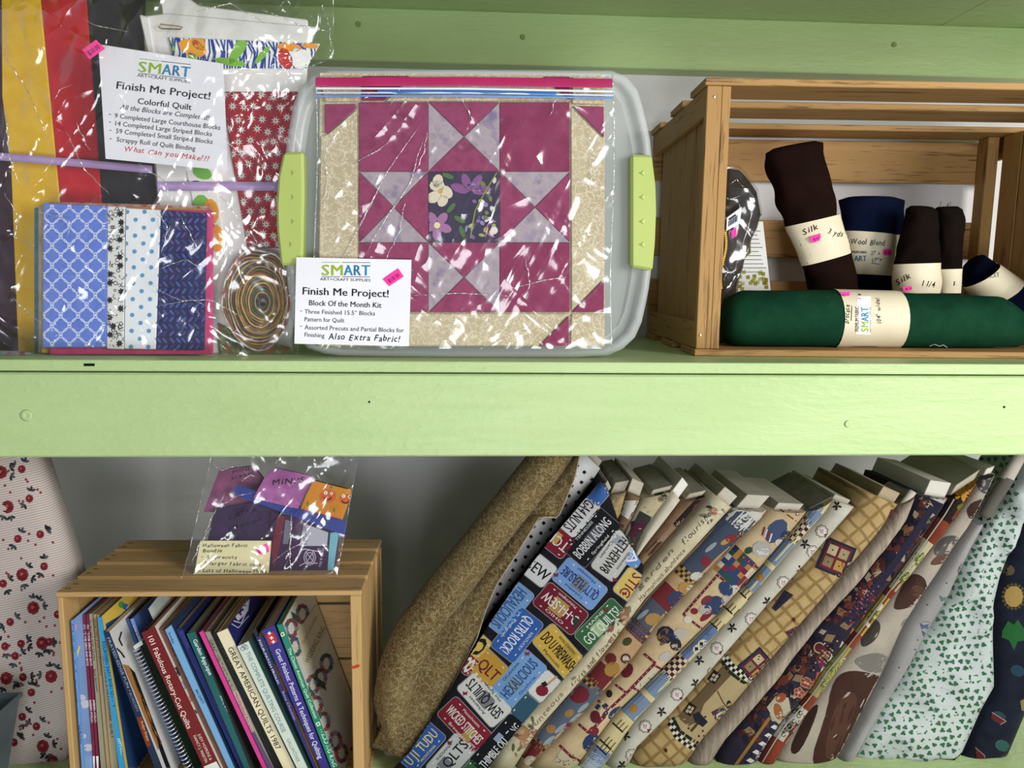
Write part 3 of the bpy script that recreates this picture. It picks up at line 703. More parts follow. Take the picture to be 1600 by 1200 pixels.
for j in range(3):
    for i in range(3):
        a, b, c, d = (X[i], Yr[j]), (X[i + 1], Yr[j]), (X[i + 1], Yr[j + 1]), (X[i], Yr[j + 1]); m = ((a[0] + c[0]) / 2, (a[1] + c[1]) / 2)
        if (i + j) % 2 == 0 and (i, j) != (1, 1): patch([a, b, c, d], MAG if i == 0 else MAG2)
        elif (i, j) == (1, 1): ctr = patch([a, b, c, d], mat('#2a2440', .9, '#39314a', 30))
        else:
            tb, lr = (MAG, LAV) if i == 1 else (LAV, MAG)
            patch([a, b, m], tb); patch([c, d, m], tb); patch([b, c, m], lr); patch([d, a, m], lr)
VFc, oc = ctr; k = Ink(VFc)
for x, y, r in ((683, 290, 12), (697, 300, 12), (678, 308, 12), (692, 314, 10), (684, 283, 11)): k.disc(x, y, r, '#cfc4ae', 1, r * .75, rnd.uniform(0, 180))
k.disc(688, 299, 4, '#b9a04a', 2)
for a in range(5): k.disc(683 + 13 * math.cos(R(72 * a + 20)), 352 + 13 * math.sin(R(72 * a + 20)), 11, '#9a6a94', 1, 7, 72 * a + 20)
k.disc(683, 352, 5, '#d8cf9a', 2)
for a in (200, 250, 300, 350): k.disc(735 + 18 * math.cos(R(a)), 300 + 16 * math.sin(R(a)), 15, '#7f4f80', 1, 7, a)
for i in range(26): k.disc(rnd.uniform(728, 776), rnd.uniform(275, 374), rnd.uniform(3, 6), rnd.choice(('#8b7fb0', '#c8c4c0', '#6a7a3a', '#7a5a94', '#9a9a5a')), 1, rnd.uniform(2, 4), rnd.uniform(0, 180), 7)
for x, y, a in ((705, 325, -50), (718, 343, 30), (722, 362, 70), (700, 275, 20)): k.disc(x, y, 10, '#4c6a3c', 1, 4, a)
k.line([(776, 270), (755, 305), (742, 330), (735, 372)], 2, '#7a8a3a', 2); arc(k, 772, 358, 12, 90, 280, 2, '#b0648a', 2); k.disc(772, 360, 6, '#d6cfc0', 2); k.done(t, 'flower_print', oc)
patch([(507, 162), (557, 162), (557, 168), (512, 208), (507, 208)], MAG)                                # corner triangle
patch([(501, 212), (512, 209), (558, 170), (559, 488), (497, 488)], TAN, nm='border')
patch([(497, 490), (888, 490), (840, 540), (497, 540)], TAN, nm='border'); patch([(842, 541), (889, 493), (889, 541)], MAG2)
patch([(893, 488), (944, 436), (944, 488)], MAG2); patch([(892, 167), (944, 218), (944, 434), (893, 486)], TAN, nm='border')
patch([(894, 165), (944, 166), (944, 215)], MAG); patch([(893, 490), (944, 490), (944, 540), (891, 540)], TAN, nm='border')
patch([(498, 118), (565, 118), (563, 158), (508, 159)], TAN, nm='border'); patch([(566, 118), (640, 118), (600, 157), (565, 157)], MAG2)
patch([(642, 118), (846, 119), (888, 157), (602, 158)], TAN, nm='border'); patch([(849, 119), (891, 119), (891, 156)], MAG2)
patch([(894, 119), (945, 120), (945, 163), (894, 162)], TAN, nm='border')
t = Thing('zip_bag', 'clear zip bag with a blue and magenta zipper over the patchwork block', 'zip bag', W(725, 545, .048))
def zf(u, v):
    px, py = 493 + u * 464 + (3 * math.sin(6 * v)), 117 + v * 428; p = W(px, py, 0)
    return W(px, py, .0495 + wob((p.x * 2 + p.z, 1, p.z), .003, 15) - .0015 * abs(noise.noise(Vector((p.x * 30 + p.z * 22, 5, p.z * 4)))))
ZF = sheet(zf, 90, 84); t.part('film', ZF, FILM2, smooth=True)
creases(t, ZF, [[(508, 452), (540, 400), (575, 330), (605, 270), (660, 190)], [(570, 400), (600, 345), (640, 290), (662, 215)], [(545, 260), (590, 235), (620, 215)], [(600, 410), (625, 360), (633, 312)], [(505, 330), (512, 280), (508, 235)], [(610, 165), (625, 140), (640, 128)], [(720, 150), (735, 180), (748, 198)], [(870, 150), (860, 180)], [(500, 250), (525, 215), (540, 190)], [(800, 450), (850, 438), (890, 432)], [(650, 265), (662, 240), (668, 205)], [(918, 200), (926, 240), (922, 300)], [(640, 462), (720, 458), (800, 463)], [(560, 355), (578, 322), (590, 300)], [(820, 400), (828, 440), (822, 470)]], .0010)
t.part('side_seam', tube([zf(1, i / 40) for i in range(41)], .0009, 5), CREASE, smooth=True); t.part('side_seam', tube([zf(0, i / 40) for i in range(41)], .0007, 5), CREASE, smooth=True)
def band(p0, p1, w, y, m, nm):
    c = interp([p0, ((p0[0] + p1[0]) / 2, (p0[1] + p1[1]) / 2 - 2), p1], 30); V, F = [], []
    for i, q in enumerate(c):
        yy = y + .0012 * math.sin(i * .9); V += [W(q.x, q.y - w, yy), W(q.x, q.y, yy - .0012), W(q.x, q.y + w, yy)]
        if i: a = 3 * (i - 1); F += [(a, a + 1, a + 4, a + 3), (a + 1, a + 2, a + 5, a + 4)]
    t.part(nm, (V, F), m, smooth=True)
band((493, 128), (957, 130), 7, .0455, mat('#b0215e', .25, '#a01a50', 12, spec=.7), 'zipper_band')
band((494, 138), (957, 143), 1.6, .045, mat('#d8dde6', .25, spec=.7), 'zipper_ridge')
band((590, 143.5), (870, 146.5), 2.6, .045, mat('#2f6ab0', .25, spec=.7), 'zipper_ridge'); band((494, 150), (957, 153), 1.6, .045, mat('#5a86c8', .25, spec=.7), 'zipper_ridge')
band((494, 145), (957, 149), 1.2, .0452, mat('#c9d2e2', .25, spec=.7), 'zipper_ridge')
t, S2 = sign('paper_sign', [(463, 402), (643, 406), (639, 541), (460, 537)], .0425, 'white paper sign for a block of the month kit, on the front of the tote', PAPER, .001)
k = Ink(S2, .0004); logo(k, 503, 430, 578, 430.5, 17)
k.text('ART+CRAFT SUPPLIES', 500, 438, 579, 440, 4.4, '#3a3a3c', 1, .008)
k.text('Finish Me Project!', 473, 460, 607, 464.5, 12, K, 1, .022); k.text('Block Of the Month Kit', 483, 477, 596, 481, 8.6, K, 1, .016)
for s_, a, b, c, d in (('-', 469, 488, 472, 488), ('Three Finished 15.5” Blocks', 476, 490, 586, 493), ('Pattern for Quilt', 476, 502, 538, 504), ('-', 469, 512, 472, 512), ('Assorted Precuts and Partial Blocks for', 476, 514.5, 631, 519.5), ('Finishing', 476, 526, 507, 527.5)): k.text(s_, a, b, c, d, 7, '#2a2a2c', 1, .003)
k.hand('Also Extra Fabric!', 513, 530, 626, 534, 10, '#0e0e10', 1, .014); k.done(t, 'lettering')
sticker(t, S2, [(598, 436), (622, 419), (631, 432), (608, 447)], '$18.00')

# ------------------------------------------------------------------ rolled fabrics in the upper crate
def rollVF(secs, yc, flat=1.0, seg=24, wobble=.0, sd=0, sub=8, zmin=-1):
    """secs: (left pixel, right pixel) pairs along the roll, at the depth of its axis"""
    n = len(secs) * sub; L = interp([s[0] for s in secs], n); Rr = interp([s[1] for s in secs], n); rings = []
    for i in range(n):
        yy = yc if not isinstance(yc, tuple) else yc[0] + (yc[1] - yc[0]) * i / (n - 1)
        a, b = W(*L[i], yy), W(*Rr[i], yy); c = (a + b) / 2; h = (b - a) / 2; r = []
        for k in range(seg):
            th = 2 * math.pi * k / seg; w = 1 + wobble * noise.noise(Vector((math.cos(th) * 2 + sd, math.sin(th) * 2, i * .16)))
            q = c + h * math.cos(th) * w + Vector((0, -h.length * flat * math.sin(th) * w, 0)); q.z = max(q.z, zmin); r.append(q)
        rings.append(r)
    def capoff(r, o): c = centroid(r); return [c + (p - c) * .72 + o for p in r], [c + (p - c) * .3 + o * 1.1 for p in r]
    d0 = (centroid(rings[0]) - centroid(rings[1])).normalized() * .006; d1 = (centroid(rings[-1]) - centroid(rings[-2])).normalized() * .006
    a0, a1 = capoff(rings[0], d0); z0, z1 = capoff(rings[-1], d1)
    return loft([a1, a0] + rings + [z0, z1])
BROWN = cloth('brown_silk', '#150b08', '#1e100c', 14, rough=.8, sheen=0); NAVY = cloth('navy_wool', '#070c1c', '#0c142c', 20, sheen=0); DKB = cloth('dark_brown_silk', '#0f0a07', '#18100c', 14, rough=.8, sheen=0); GREEN = cloth('green_brocade', '#0d3020', '#163d28', 16, rough=.75, sheen=0)
BANDM = mat('#d9cfb4', .6, '#cfc4a6', 10)
def roll(label, secs, band, yc, m, flat=1, wob_=.08, sd=0, name='fabric_roll', lift=1.035):
    cx = sum((W(*a, yc[0] if isinstance(yc, tuple) else yc) + W(*b, yc[0] if isinstance(yc, tuple) else yc) for a, b in secs), Vector()) / (2 * len(secs))
    VF = rollVF(secs, yc, flat, 24, wob_, sd, zmin=ZT + .0135); zb = min(v.z for v in VF[0]); t = Thing(name, label, 'fabric roll', (cx.x, cx.y, zb), 'rolled fabrics in the stained crate')
    t.part('rolled_fabric', VF, m, smooth=True)
    n = len(band); bL = interp([s[0] for s in band], 10); bR = interp([s[1] for s in band], 10); rings = []
    for i in range(10):
        yy = yc if not isinstance(yc, tuple) else yc[2]
        a, b = W(*bL[i], yy), W(*bR[i], yy); c = (a + b) / 2; h = (b - a) / 2 * lift
        rings.append([c + h * math.cos(2 * math.pi * q / 28) + Vector((0, -h.length * flat * math.sin(2 * math.pi * q / 28), 0)) for q in range(28)])
    bvh = BVHTree.FromPolygons([Vector(v) for v in VF[0]], [list(f) for f in VF[1]])
    for r in rings:
        c = centroid(r)
        for q, p in enumerate(r):
            dr = (p - c).normalized(); far = 0; o_ = c.copy()
            for _ in range(4):
                h = bvh.ray_cast(o_, dr)[0]
                if h is None: break
                far = max(far, (h - c).length); o_ = h + dr * 1e-4
            if far and far < (p - c).length * 1.5: r[q] = c + dr * max((p - c).length, far + .0012)
    for r in rings:
        for p in r: p.z = max(p.z, ZT + .0125)
    BV = loft(rings, True, False); bo = t.part('paper_band', BV, BANDM, smooth=True, label='cream paper band'); return t, BV, bo
YC = .29
t, B, o = roll('tall dark brown silk roll leaning inside the stained crate, three yards on its band', [((1196, 240), (1284, 224)), ((1205, 290), (1295, 280)), ((1229, 354), (1309, 335)), ((1256, 417), (1326, 395)), ((1262, 440), (1338, 440)), ((1262, 480), (1350, 480))], [((1229, 354), (1310, 335)), ((1256, 415), (1327, 395))], .29, BROWN, .55, .16, 1)
k = Ink(B); k.hand('Silk', 1256, 367, 1281, 357, 9, '#1a1512'); k.hand('3 yds', 1293, 364, 1317, 371, 9, '#1a1512', 1, .012, 4)
k.line([(1264, 338), (1266, 345)], .8, '#8a8068'); k.done(t, 'lettering', o); sticker(t, B, [(1264, 371), (1283, 364), (1288, 373), (1270, 380)], '$60')
t, B, o = roll('navy wool blend roll between the tall brown silk and the short dark silk', [((1313, 312), (1410, 314)), ((1316, 335), (1411, 340)), ((1318, 362), (1403, 369)), ((1330, 430), (1398, 432)), ((1334, 480), (1396, 480))], [((1318, 361), (1404, 369)), ((1333, 428), (1398, 432))], .38, NAVY, .6, .05, 5)
k = Ink(B); k.hand('Wool Blend', 1330, 381, 1384, 384, 9, '#1a1512'); k.text('PREMIUM FABRIC', 1326, 395.5, 1355, 396, 4, '#33302a', 1, .02)
k.text('ART', 1335, 408, 1354, 408, 9, '#3a6a80', 1, .025); k.hand('21" x', 1361, 398, 1376, 398, 6, '#1a1512'); k.hand('17"+', 1363, 409, 1379, 409, 6, '#1a1512'); k.line([(1362, 411), (1374, 413)], 1, '#1a1512'); k.done(t, 'lettering', o)
sticker(t, B, [(1379, 389), (1393, 389), (1393, 399), (1380, 399)], '$8')
t, B, o = roll('short dark brown silk roll marked one and a quarter, next to the navy wool', [((1417, 326), (1462, 330)), ((1412, 350), (1465, 350)), ((1399, 413), (1466, 411)), ((1398, 457), (1465, 457)), ((1400, 485), (1462, 485))], [((1399, 413), (1466, 411)), ((1398, 458), (1465, 458))], .285, DKB, .7, .14, 9)
k = Ink(B); k.hand('Silk', 1402, 446, 1426, 433, 9, '#1a1512'); k.hand('1 1/4', 1441, 446, 1461, 450, 9, '#1a1512'); k.done(t, 'lettering', o); sticker(t, B, [(1410, 449), (1432, 445), (1433, 452), (1412, 455)], '$25')
t, B, o = roll('slim black brown roll with plain band and loose threads, beyond the short silk', [((1461, 328), (1502, 328)), ((1464, 350), (1505, 345)), ((1467, 420), (1501, 415)), ((1467, 457), (1499, 457)), ((1468, 485), (1498, 485))], [((1467, 421), (1501, 420)), ((1467, 458), (1499, 458))], .30, DKB, .8, .18, 14)
k = Ink(B); k.hand('1', 1490, 446, 1494, 446, 7, '#1a1512'); k.done(t, 'lettering', o)
for i in range(6):
    a = rnd.uniform(1464, 1484); t.part('loose_thread', tube([W(a, 328, .30), W(a + rnd.uniform(-6, 10), 318, .298), W(a + rnd.uniform(-8, 12), 313 + rnd.uniform(0, 8), .297)], .0004, 4), mat('#2a1d14', .9))
t, B, o = roll('navy roll lying on its side at the end of the stained crate', [((1505, 432), (1535, 398)), ((1508, 450), (1560, 415)), ((1535, 478), (1592, 438)), ((1552, 495), (1622, 452)), ((1570, 508), (1640, 462))], [((1507, 448), (1556, 412)), ((1534, 478), (1590, 436))], (.34, .26, .305), NAVY, .9, .06, 20)
k = Ink(B); k.poly([(1528, 421), (1540, 417), (1546, 427), (1536, 431)], '#e8e4d8'); k.text('SMART', 1537, 437, 1562, 432, 7, '#5a5a50', 1, .02); k.done(t, 'lettering', o)
t, B, o = roll('dark green brocade roll with a wide label band, lying along the crate front', [((1140, 463), (1132, 536)), ((1158, 454), (1152, 543)), ((1300, 453), (1298, 545)), ((1450, 458), (1450, 547)), ((1558, 463), (1556, 547)), ((1580, 474), (1582, 545)), ((1597, 487), (1598, 535))], [((1303, 452.5), (1299, 545)), ((1402, 455), (1397, 546))], .185, GREEN, .85, .05, 30, lift=1.02)
def vt(k, s_, x, y0, y1, cap, h, **q): k.text(s_, x, y0, x, y1, cap, h, 1, **q)
k = Ink(B); k.poly([(1339, 463), (1361, 463), (1360, 523), (1337, 522)], '#efece2', 0)
k.hand('Brocade', 1326, 506, 1328, 476, 8, '#1a1a18'); k.line([(1330, 501), (1331, 478)], 1, '#1a1a18', 1)
vt(k, 'PREMIUM FABRIC', 1342, 518, 479, 6, '#1c1c1c', bold=.02)
for ch, a, b, h in (('S', 518, 513, '#8fae2e'), ('M', 511, 503, '#8fae2e'), ('A', 502, 495, '#2f7fae'), ('R', 494, 488, '#2a6f9e'), ('T', 487, 480, '#2f7fae')): vt(k, ch, 1357, a, b, 12, h, bold=.03)
vt(k, 'ART+CRAFT SUPPLIES', 1361, 519, 480, 2.6, '#4a4a48'); k.hand('3/4', 1345, 468, 1346, 459, 6, '#1a1a18'); k.hand('104" wide!', 1377, 505, 1374, 464, 7, '#3a3a38', 1, .006); k.done(t, 'lettering', o)
sticker(t, B, [(1314, 456), (1328, 455), (1328, 467), (1315, 468)], '$12')
t.part('loose_thread', tube([W(1452, 541, .147), W(1460, 538, .143), W(1468, 541, .142), W(1474, 539, .142), W(1480, 543, .144)], .0005, 4), mat('#c8d8cc', .8))
# bagged zip item and its card
t = Thing('bagged_zipper', 'dark zipper pack in clear plastic with barcode tag, in the stained crate corner', 'zipper pack', W(1145, 545, .26))
PV = rollVF([((1132, 268), (1160, 272)), ((1127, 295), (1182, 300)), ((1125, 335), (1187, 335)), ((1123, 390), (1168, 390)), ((1122, 440), (1152, 440)), ((1121, 535), (1142, 540))], .25, .5, 20, .2, 3)
def up(v): v = Vector(v); v.z = max(v.z, ZT + .0128); return v
PV = ([up(v) for v in PV[0]], PV[1])
t.part('dark_fabric', PV, mat('#15110e', .6, '#2c241c', 30, spec=.1), smooth=True)
t.part('clear_wrap', ([up(v) for v in [centroid(PV[0]) + (v - centroid(PV[0])) * 1.05 for v in PV[0]]], PV[1]), FILM, smooth=True)
creases(t, PV, [[(1128, 300), (1140, 312), (1158, 306)], [(1126, 330), (1134, 342), (1124, 365)], [(1140, 290), (1150, 280), (1166, 296)], [(1150, 312), (1158, 330)], [(1128, 405), (1136, 420), (1132, 440)], [(1176, 310), (1172, 345), (1156, 395), (1146, 430)]], .0012)
for i in range(30):
    f = i / 29; p = Vector((1132, 360)).lerp(Vector((1127, 450)), f); c = W(p.x + 3 * math.sin(f * 6), p.y, .222); t.part('zipper_tooth', box(c.x - .002, c.x + .002, c.y - .004, c.y - .0015, c.z - .0012, c.z + .0012), mat('#b08a3a', .35, metal=.8))
bq = [(1136, 340), (1159, 323), (1156, 349), (1135, 361)]; bt = pxprism(bq, .214, .2155); bo = t.part('barcode_tag', bt, mat('#d8dce4', .6)); k = Ink(bt)
for i in range(12): f = quadmap(bq); a, b = f(.15 + i * .055, .35), f(.15 + i * .055, .75); k.line([a, b], .5 + .4 * (i % 3 == 0), '#2a2a30', 1)
a, b = quadmap(bq)(.15, .25), quadmap(bq)(.6, .25); k.line([a, b], 2.5, '#22242c', 1); k.done(t, 'barcode_print', bo)
t.part('price_sticker', pxprism([(1142, 361), (1150, 355), (1151, 367), (1144, 373)], .2135, .2145), ink(PINK))
t = Thing('header_card', 'white printed card with olive squares behind the bagged zipper in the crate', 'card', W(1180, 470, .275))
cq = pxprism([(1166, 347), (1192, 346), (1206, 470), (1151, 470)], .285, .2865); c_ = t.part('card', cq, mat('#c9c9c4', .7)); k = Ink(cq)
for i in range(11): k.line([(1166 - i * .6, 361 + i * 6.4), (1186 + i * 1 + rnd.uniform(-8, 4), 361 + i * 6.4)], 1, '#4a4a48', 1)
for i in range(26): x, y = rnd.uniform(1154, 1198), rnd.uniform(424, 452); k.poly([(x - 3, y - 2), (x + 3, y - 3), (x + 3, y + 3), (x - 2, y + 3)], rnd.choice(('#8f8a3a', '#7a752e', '#a5a058')), 1)
k.done(t, 'card_print', c_)
V = tube([W(x, y, .2825) for x, y in ((1190, 335), (1165, 352), (1172, 372), (1172, 395), (1160, 405), (1152, 400))], .0018, 6); t.part('olive_cord', V, mat('#77702f', .6), smooth=True)

# ------------------------------------------------------------------ books in the lower crate
PAGES = mat('#b9ae98', .9, '#a1957e', 300, stretch=(1, .02, 1)); COAT = {}
def gloss(h): return mat(h, .32, spec=.5)
PREV = [Vector((org.x + .0148, 0, 1)), Vector((org.x + .0148, 0, -1))]   # inner face of the crate end, then each book's outer cover
def book(label, tl, tr, bl, br, yf, col, cover=None, back=None, depth=.19, th=.0011, kind='book', hard=False):
    """spine traced by its top corners and where its edges leave the frame at the bottom"""
    def down(a, b, z):
        a, b = W(*a, yf), W(*b, yf); d = b - a; f = (z - a.z) / d.z; return a + d * f
    A, B = W(*tl, yf), W(*tr, yf); C, D = down(tr, br, FLZ + .0092), down(tl, bl, FLZ + .0092)
    def px_(z): f_ = (z - PREV[1].z) / (PREV[0].z - PREV[1].z); return PREV[1].x + (PREV[0].x - PREV[1].x) * f_
    m0 = (PX(A) + PX(B)) / 2, (PX(D) + PX(C)) / 2
    A.x = max(A.x, px_(A.z) + .0011); D.x = max(D.x, px_(D.z) + .0011)
    if B.x < A.x + .0045: B.x = A.x + .0045
    if C.x < D.x + .0045: C.x = D.x + .0045
    PREV[0], PREV[1] = B.copy(), C.copy()
    m1 = (PX(A) + PX(B)) / 2, (PX(D) + PX(C)) / 2; shift = (m0[0].y, m1[0].x - m0[0].x, m0[1].y, m1[1].x - m0[1].x)
    t = Thing(kind, label, 'book', ((C + D) / 2)); t.shift = shift; t.wide = min((PX(B) - PX(A)).length, (PX(C) - PX(D)).length); dv = Vector((0, depth, 0)); w = Vector((1, 0, 0)); o_ = min(th, (B - A).length * .2)
    sp = prism([A, B, C, D], (0, .0022, 0)); so = t.part('spine', sp, gloss(col))
    i = w * o_
    q = [A + Vector((0, .0023, 0)), D + Vector((0, .0023, 0))]
    lv = prism([A + Vector((0, .0023, 0)), A + dv, D + dv, D + Vector((0, .0023, 0))], i); t.part('cover', lv, gloss(back or col))
    rv = prism([B + Vector((0, .0023, 0)) - i, B + dv - i, C + dv - i, C + Vector((0, .0023, 0)) - i], i); ro = t.part('cover', rv, gloss(cover or col))
    dn = (D - A).normalized() * .003 if hard else (D - A).normalized() * .0008
    pg = prism([A + i * 1.02 + dn, B - i * 1.02 + dn, C - i * 1.02, D + i * 1.02], (0, depth - .006, 0)); pg = ([p + Vector((0, .0025, 0)) for p in pg[0]], pg[1]); t.part('pages', pg, PAGES)
    return t, sp, so, rv, ro
def spine_text(t, sp, so, items):
    k = Ink(sp, .0003)
    ya, da, yb, db = t.shift
    def sx(y): return da + (db - da) * (y - ya) / (yb - ya)
    for s_, x0, y0, x1, y1, cap, h, *b in items: k.text(s_, x0 + sx(y0), y0, x1 + sx(y1), y1, min(cap, t.wide * .8), h, 1, b[0] if b else .006)
    k.done(t, 'lettering', so)
def cov(VF, t, ro, fn):
    k = Ink(VF, .0004, 14); fn(k); k.done(t, 'cover_print', ro)
def P1(x, y): return (80 + x / 4.285, 920 + y / 4.285)
def P2(x, y): return (300 + x / 4.285, 920 + y / 4.285)
def ln(p, s_, a, b, cap, h, *e): x0, y0 = p(*a); x1, y1 = p(*b); return (s_, x0, y0, x1, y1, cap, h) + e
G = 'quilting books in the pine crate'
b = book('slim pale blue book about string quilting beside the crate end, sky on its cover', P1(75, 215), P1(110, 205), P1(155, 1200), P1(190, 1200), .012, '#5f8fd0', '#7ea2d6')
spine_text(b[0], b[1], b[2], [ln(P1, 'STRINGING ALONG with Vanessa-Ann', (84, 235), (128, 840), 4.6, '#1d3f8a'), ln(P1, 'Trice Boerens', (138, 890), (152, 1040), 4, '#1d3f8a')])
def f(k):
    for x, y, r, q in ((126, 1150, 9, 5), (131, 1100, 10, 7), (138, 1168, 8, 6), (128, 1090, 6, 5)): k.disc(x, y, r, '#c6cbdc', 1, q)
    k.line([(112, 1010), (119, 975)], 3, '#d88ab0', 1); k.line([(117, 1035), (124, 1010)], 3, '#e0cf6a', 1)
cov(b[3], b[0], b[4], f)
for i, (x, w) in enumerate(((170, 24), (195, 23))):
    b = book(('thin maroon book with white lettering, against the blue string quilting book', 'thin maroon book with white lettering, against the olive grey book')[i], P1(x, 176 - i * 4), P1(x + w, 172), P1(x + 103, 1200), P1(x + 103 + w, 1200), .038, '#6e1730', '#5a1226')
    b[0].o['group'] = 'matching maroon books in the pine crate'
    spine_text(b[0], b[1], b[2], [ln(P1, 'QUILTS FOR GIRLS AND BOYS', (x + 8, 240), (x + 40, 515), 3.6, '#e8d8d8'), ln(P1, 'BARBARA WORLEN', (x + 64, 745), (x + 82, 895), 3.4, '#e8d8d8')])
    k = Ink(b[1], .0003); c0 = P1(x + 112, 1150); k.box(c0[0], c0[1] + 8, 0, 1, 30, 4.6, '#d8dcd4', 0); k.done(b[0], 'library_label_print', b[2])
b = book('thin olive grey book with faint spine lettering, next to the maroon pair', P1(221, 170), P1(249, 165), P1(330, 1200), P1(362, 1200), .037, '#8f8b74', '#7a765f'); spine_text(b[0], b[1], b[2], [ln(P1, 'Scrapped with Quilts', (228, 210), (262, 480), 4, '#4a4636'), ln(P1, 'Barb Baumunn', (264, 540), (288, 690), 3.6, '#4a4636')])
b = book('thin tan book squeezed beside the olive grey one', P1(251, 172), P1(272, 170), P1(364, 1200), P1(392, 1200), .039, '#a08a66', '#8b7452'); spine_text(b[0], b[1], b[2], [ln(P1, 'QUILTED FOR CHRISTMAS', (256, 200), (308, 580), 3, '#6a4a30', .002)])
b = book('beige patchwork quilt book with black spine lettering', P1(273, 175), P1(292, 176), P1(393, 1200), P1(445, 1200), .04, '#a8987a', '#b59a70'); spine_text(b[0], b[1], b[2], [ln(P1, 'LET’S MAKE A PATCHWORK QUILT', (318, 455), (392, 1000), 4.4, '#1f1a14', .01)])
b = book('bright blue baby quilts book with a yellow cover', P1(291, 197), P1(336, 186), P1(452, 1200), P1(492, 1200), .03, '#2f8fc0', '#d9b850'); spine_text(b[0], b[1], b[2], [ln(P1, 'FOURTEEN EASY BABY QUILTS', (330, 355), (412, 790), 5.6, '#16304f'), ln(P1, 'DITTMAN', (440, 1005), (466, 1115), 4.4, '#d8ecf4')])
def f(k):
    k.poly([(165, 975), (190, 960), (200, 990), (240, 1200), (200, 1200)], '#1f3f6a', 1)
    for i in range(7): k.disc(190 + i * 6, 945 + i * 3, 5, ('#3f9a4a', '#2a6ab0', '#d8d0b0')[i % 3], 2)
cov(b[3], b[0], b[4], f)
b = book('dark blue book about frayed edges, white cover with a brown pole', P1(347, 286), P1(385, 291), P1(692, 1200), P1(740, 1200), .028, '#1f2a44', '#d2d2ce'); spine_text(b[0], b[1], b[2], [ln(P1, 'FRAYED-EDGE FUN •', (372, 330), (518, 690), 4.4, '#8fa0b8'), ln(P1, 'BORDEN', (520, 700), (572, 820), 4, '#6f88a8', .002), ln(P1, 'Evelyn Sloppy', (598, 890), (645, 1020), 4, '#e0b070', .003)])
k = Ink(b[1], .0003); k.poly([P1(572, 860), P1(606, 855), P1(668, 1050), P1(632, 1060)], '#7a3420', 0); k.done(b[0], 'spine_print', b[2])
def f(k):
    k.poly([P1(478, 505), P1(520, 515), P1(740, 1030), P1(715, 1080), P1(600, 800)], '#a5703c', 1); k.line([P1(470, 290), P1(455, 340), P1(475, 380)], 2.4, '#1c1c22', 2); k.line([P1(440, 400), P1(470, 430), P1(490, 460)], 2.4, '#1c1c22', 2); k.poly([P1(520, 520), P1(560, 560), P1(800, 1200), P1(770, 1200)], '#14161c', 1)
cov(b[3], b[0], b[4], f)
b = book('navy string quilts book set back behind the dark blue one', P1(440, 205), P1(508, 197), P1(860, 1200), P1(910, 1200), .085, '#25406f', '#14161c', depth=.13); spine_text(b[0], b[1], b[2], [ln(P1, 'STRING QUILTS', (458, 225), (520, 400), 6, '#0f1c3c')])
b = book('light blue sewing book tucked behind the spiral-bound one', P1(511, 205), P1(549, 197), P1(900, 1200), P1(935, 1200), .087, '#6f8cc0', '#4a6ab0', depth=.13); spine_text(b[0], b[1], b[2], [ln(P1, 'SEW & GO', (536, 250), (580, 350), 5, '#dfe6f0')])
# spiral bound
b = book('spiral-bound quilting book with white wire coil, beside the dark red book', P1(566, 385), P1(596, 372), P1(912, 1200), P1(940, 1200), .05, '#1a1c22', '#3f5a48', '#d5d8da', depth=.165); t = b[0]
for i in range(34):
    f_ = i / 33; p = Vector(P1(572, 402)).lerp(Vector(P1(925, 1205)), f_); c = W(p.x, p.y, .05); ax = (W(*P1(925, 1205), .05) - W(*P1(572, 402), .05)).normalized(); sd = Vector((ax.z, 0, -ax.x))
    if sd.x < 0: sd = -sd
    pts = [c + sd * .0062 * math.cos(R(a)) + Vector((0, -.0062 * math.sin(R(a)) + .001, 0)) + ax * .0012 * (a / 180) for a in range(0, 181, 30)]
    t.part('coil_loop', tube(pts, .0011, 5), mat('#c9ced6', .3, metal=.4))
t.part('cover_corner', prism([W(*P1(549, 385), .047), W(*P1(604, 345), .047), W(*P1(615, 372), .047), W(*P1(560, 410), .047)], (0, .001, 0)), mat('#c8ccc8', .4))
b = book('dark red rotary-cut quilts book with white spine lettering', P1(604, 297), P1(690, 256), P1(1021, 1200), P1(1132, 1200), .032, '#6e1a20', '#d8d0c4', hard=True); spine_text(b[0], b[1], b[2], [ln(P1, '101 Fabulous Rotary-Cut Quilts', (646, 325), (912, 940), 8.4, '#e6d8cc', .007), ln(P1, 'JUDY HOPKINS &', (980, 975), (1062, 1150), 4.6, '#d8c8c0', .003), ln(P1, 'NANCY J. MARTIN', (950, 985), (1032, 1165), 4.6, '#d8c8c0', .003)])
a_, d_ = b[1][0][0], b[1][0][3]; u_ = (a_ - d_).normalized(); q_ = a_ + Vector((-.0007, 0, 0))
solo('paper_sheet', prism([q_ - u_ * .06 + Vector((0, .05, 0)), q_ + u_ * .022 + Vector((0, .05, 0)), q_ + u_ * .03 + Vector((0, .15, 0)), q_ - u_ * .06 + Vector((0, .15, 0))], (.0003, 0, 0)), mat('#b6c6c8', .6, '#d0d8d6', 60), 'pale printed sheet sticking up behind the dark red book', 'paper')
k = Ink(b[1], .0003); k.poly([P1(1018, 1192), P1(1105, 1155), P1(1130, 1200), P1(1020, 1205)], '#d8dcd4'); k.done(b[0], 'library_label_print', b[2])
cov(b[3], b[0], b[4], lambda k: [k.disc(*P1(840 + i * 38, 560 + i * 95), 6, ('#2a2a3a', '#8a8ab0', '#b07a6a')[i % 3], 1, 9) for i in range(7)])
b = book('brown memories quilt book between the dark red and pale blue ones', P1(722, 268), P1(758, 278), P1(1150, 1200), P1(1190, 1200), .04, '#6a463a', '#5a3a30'); spine_text(b[0], b[1], b[2], [ln(P1, 'More than Memories', (786, 370), (960, 720), 5.5, '#3a1f18')])
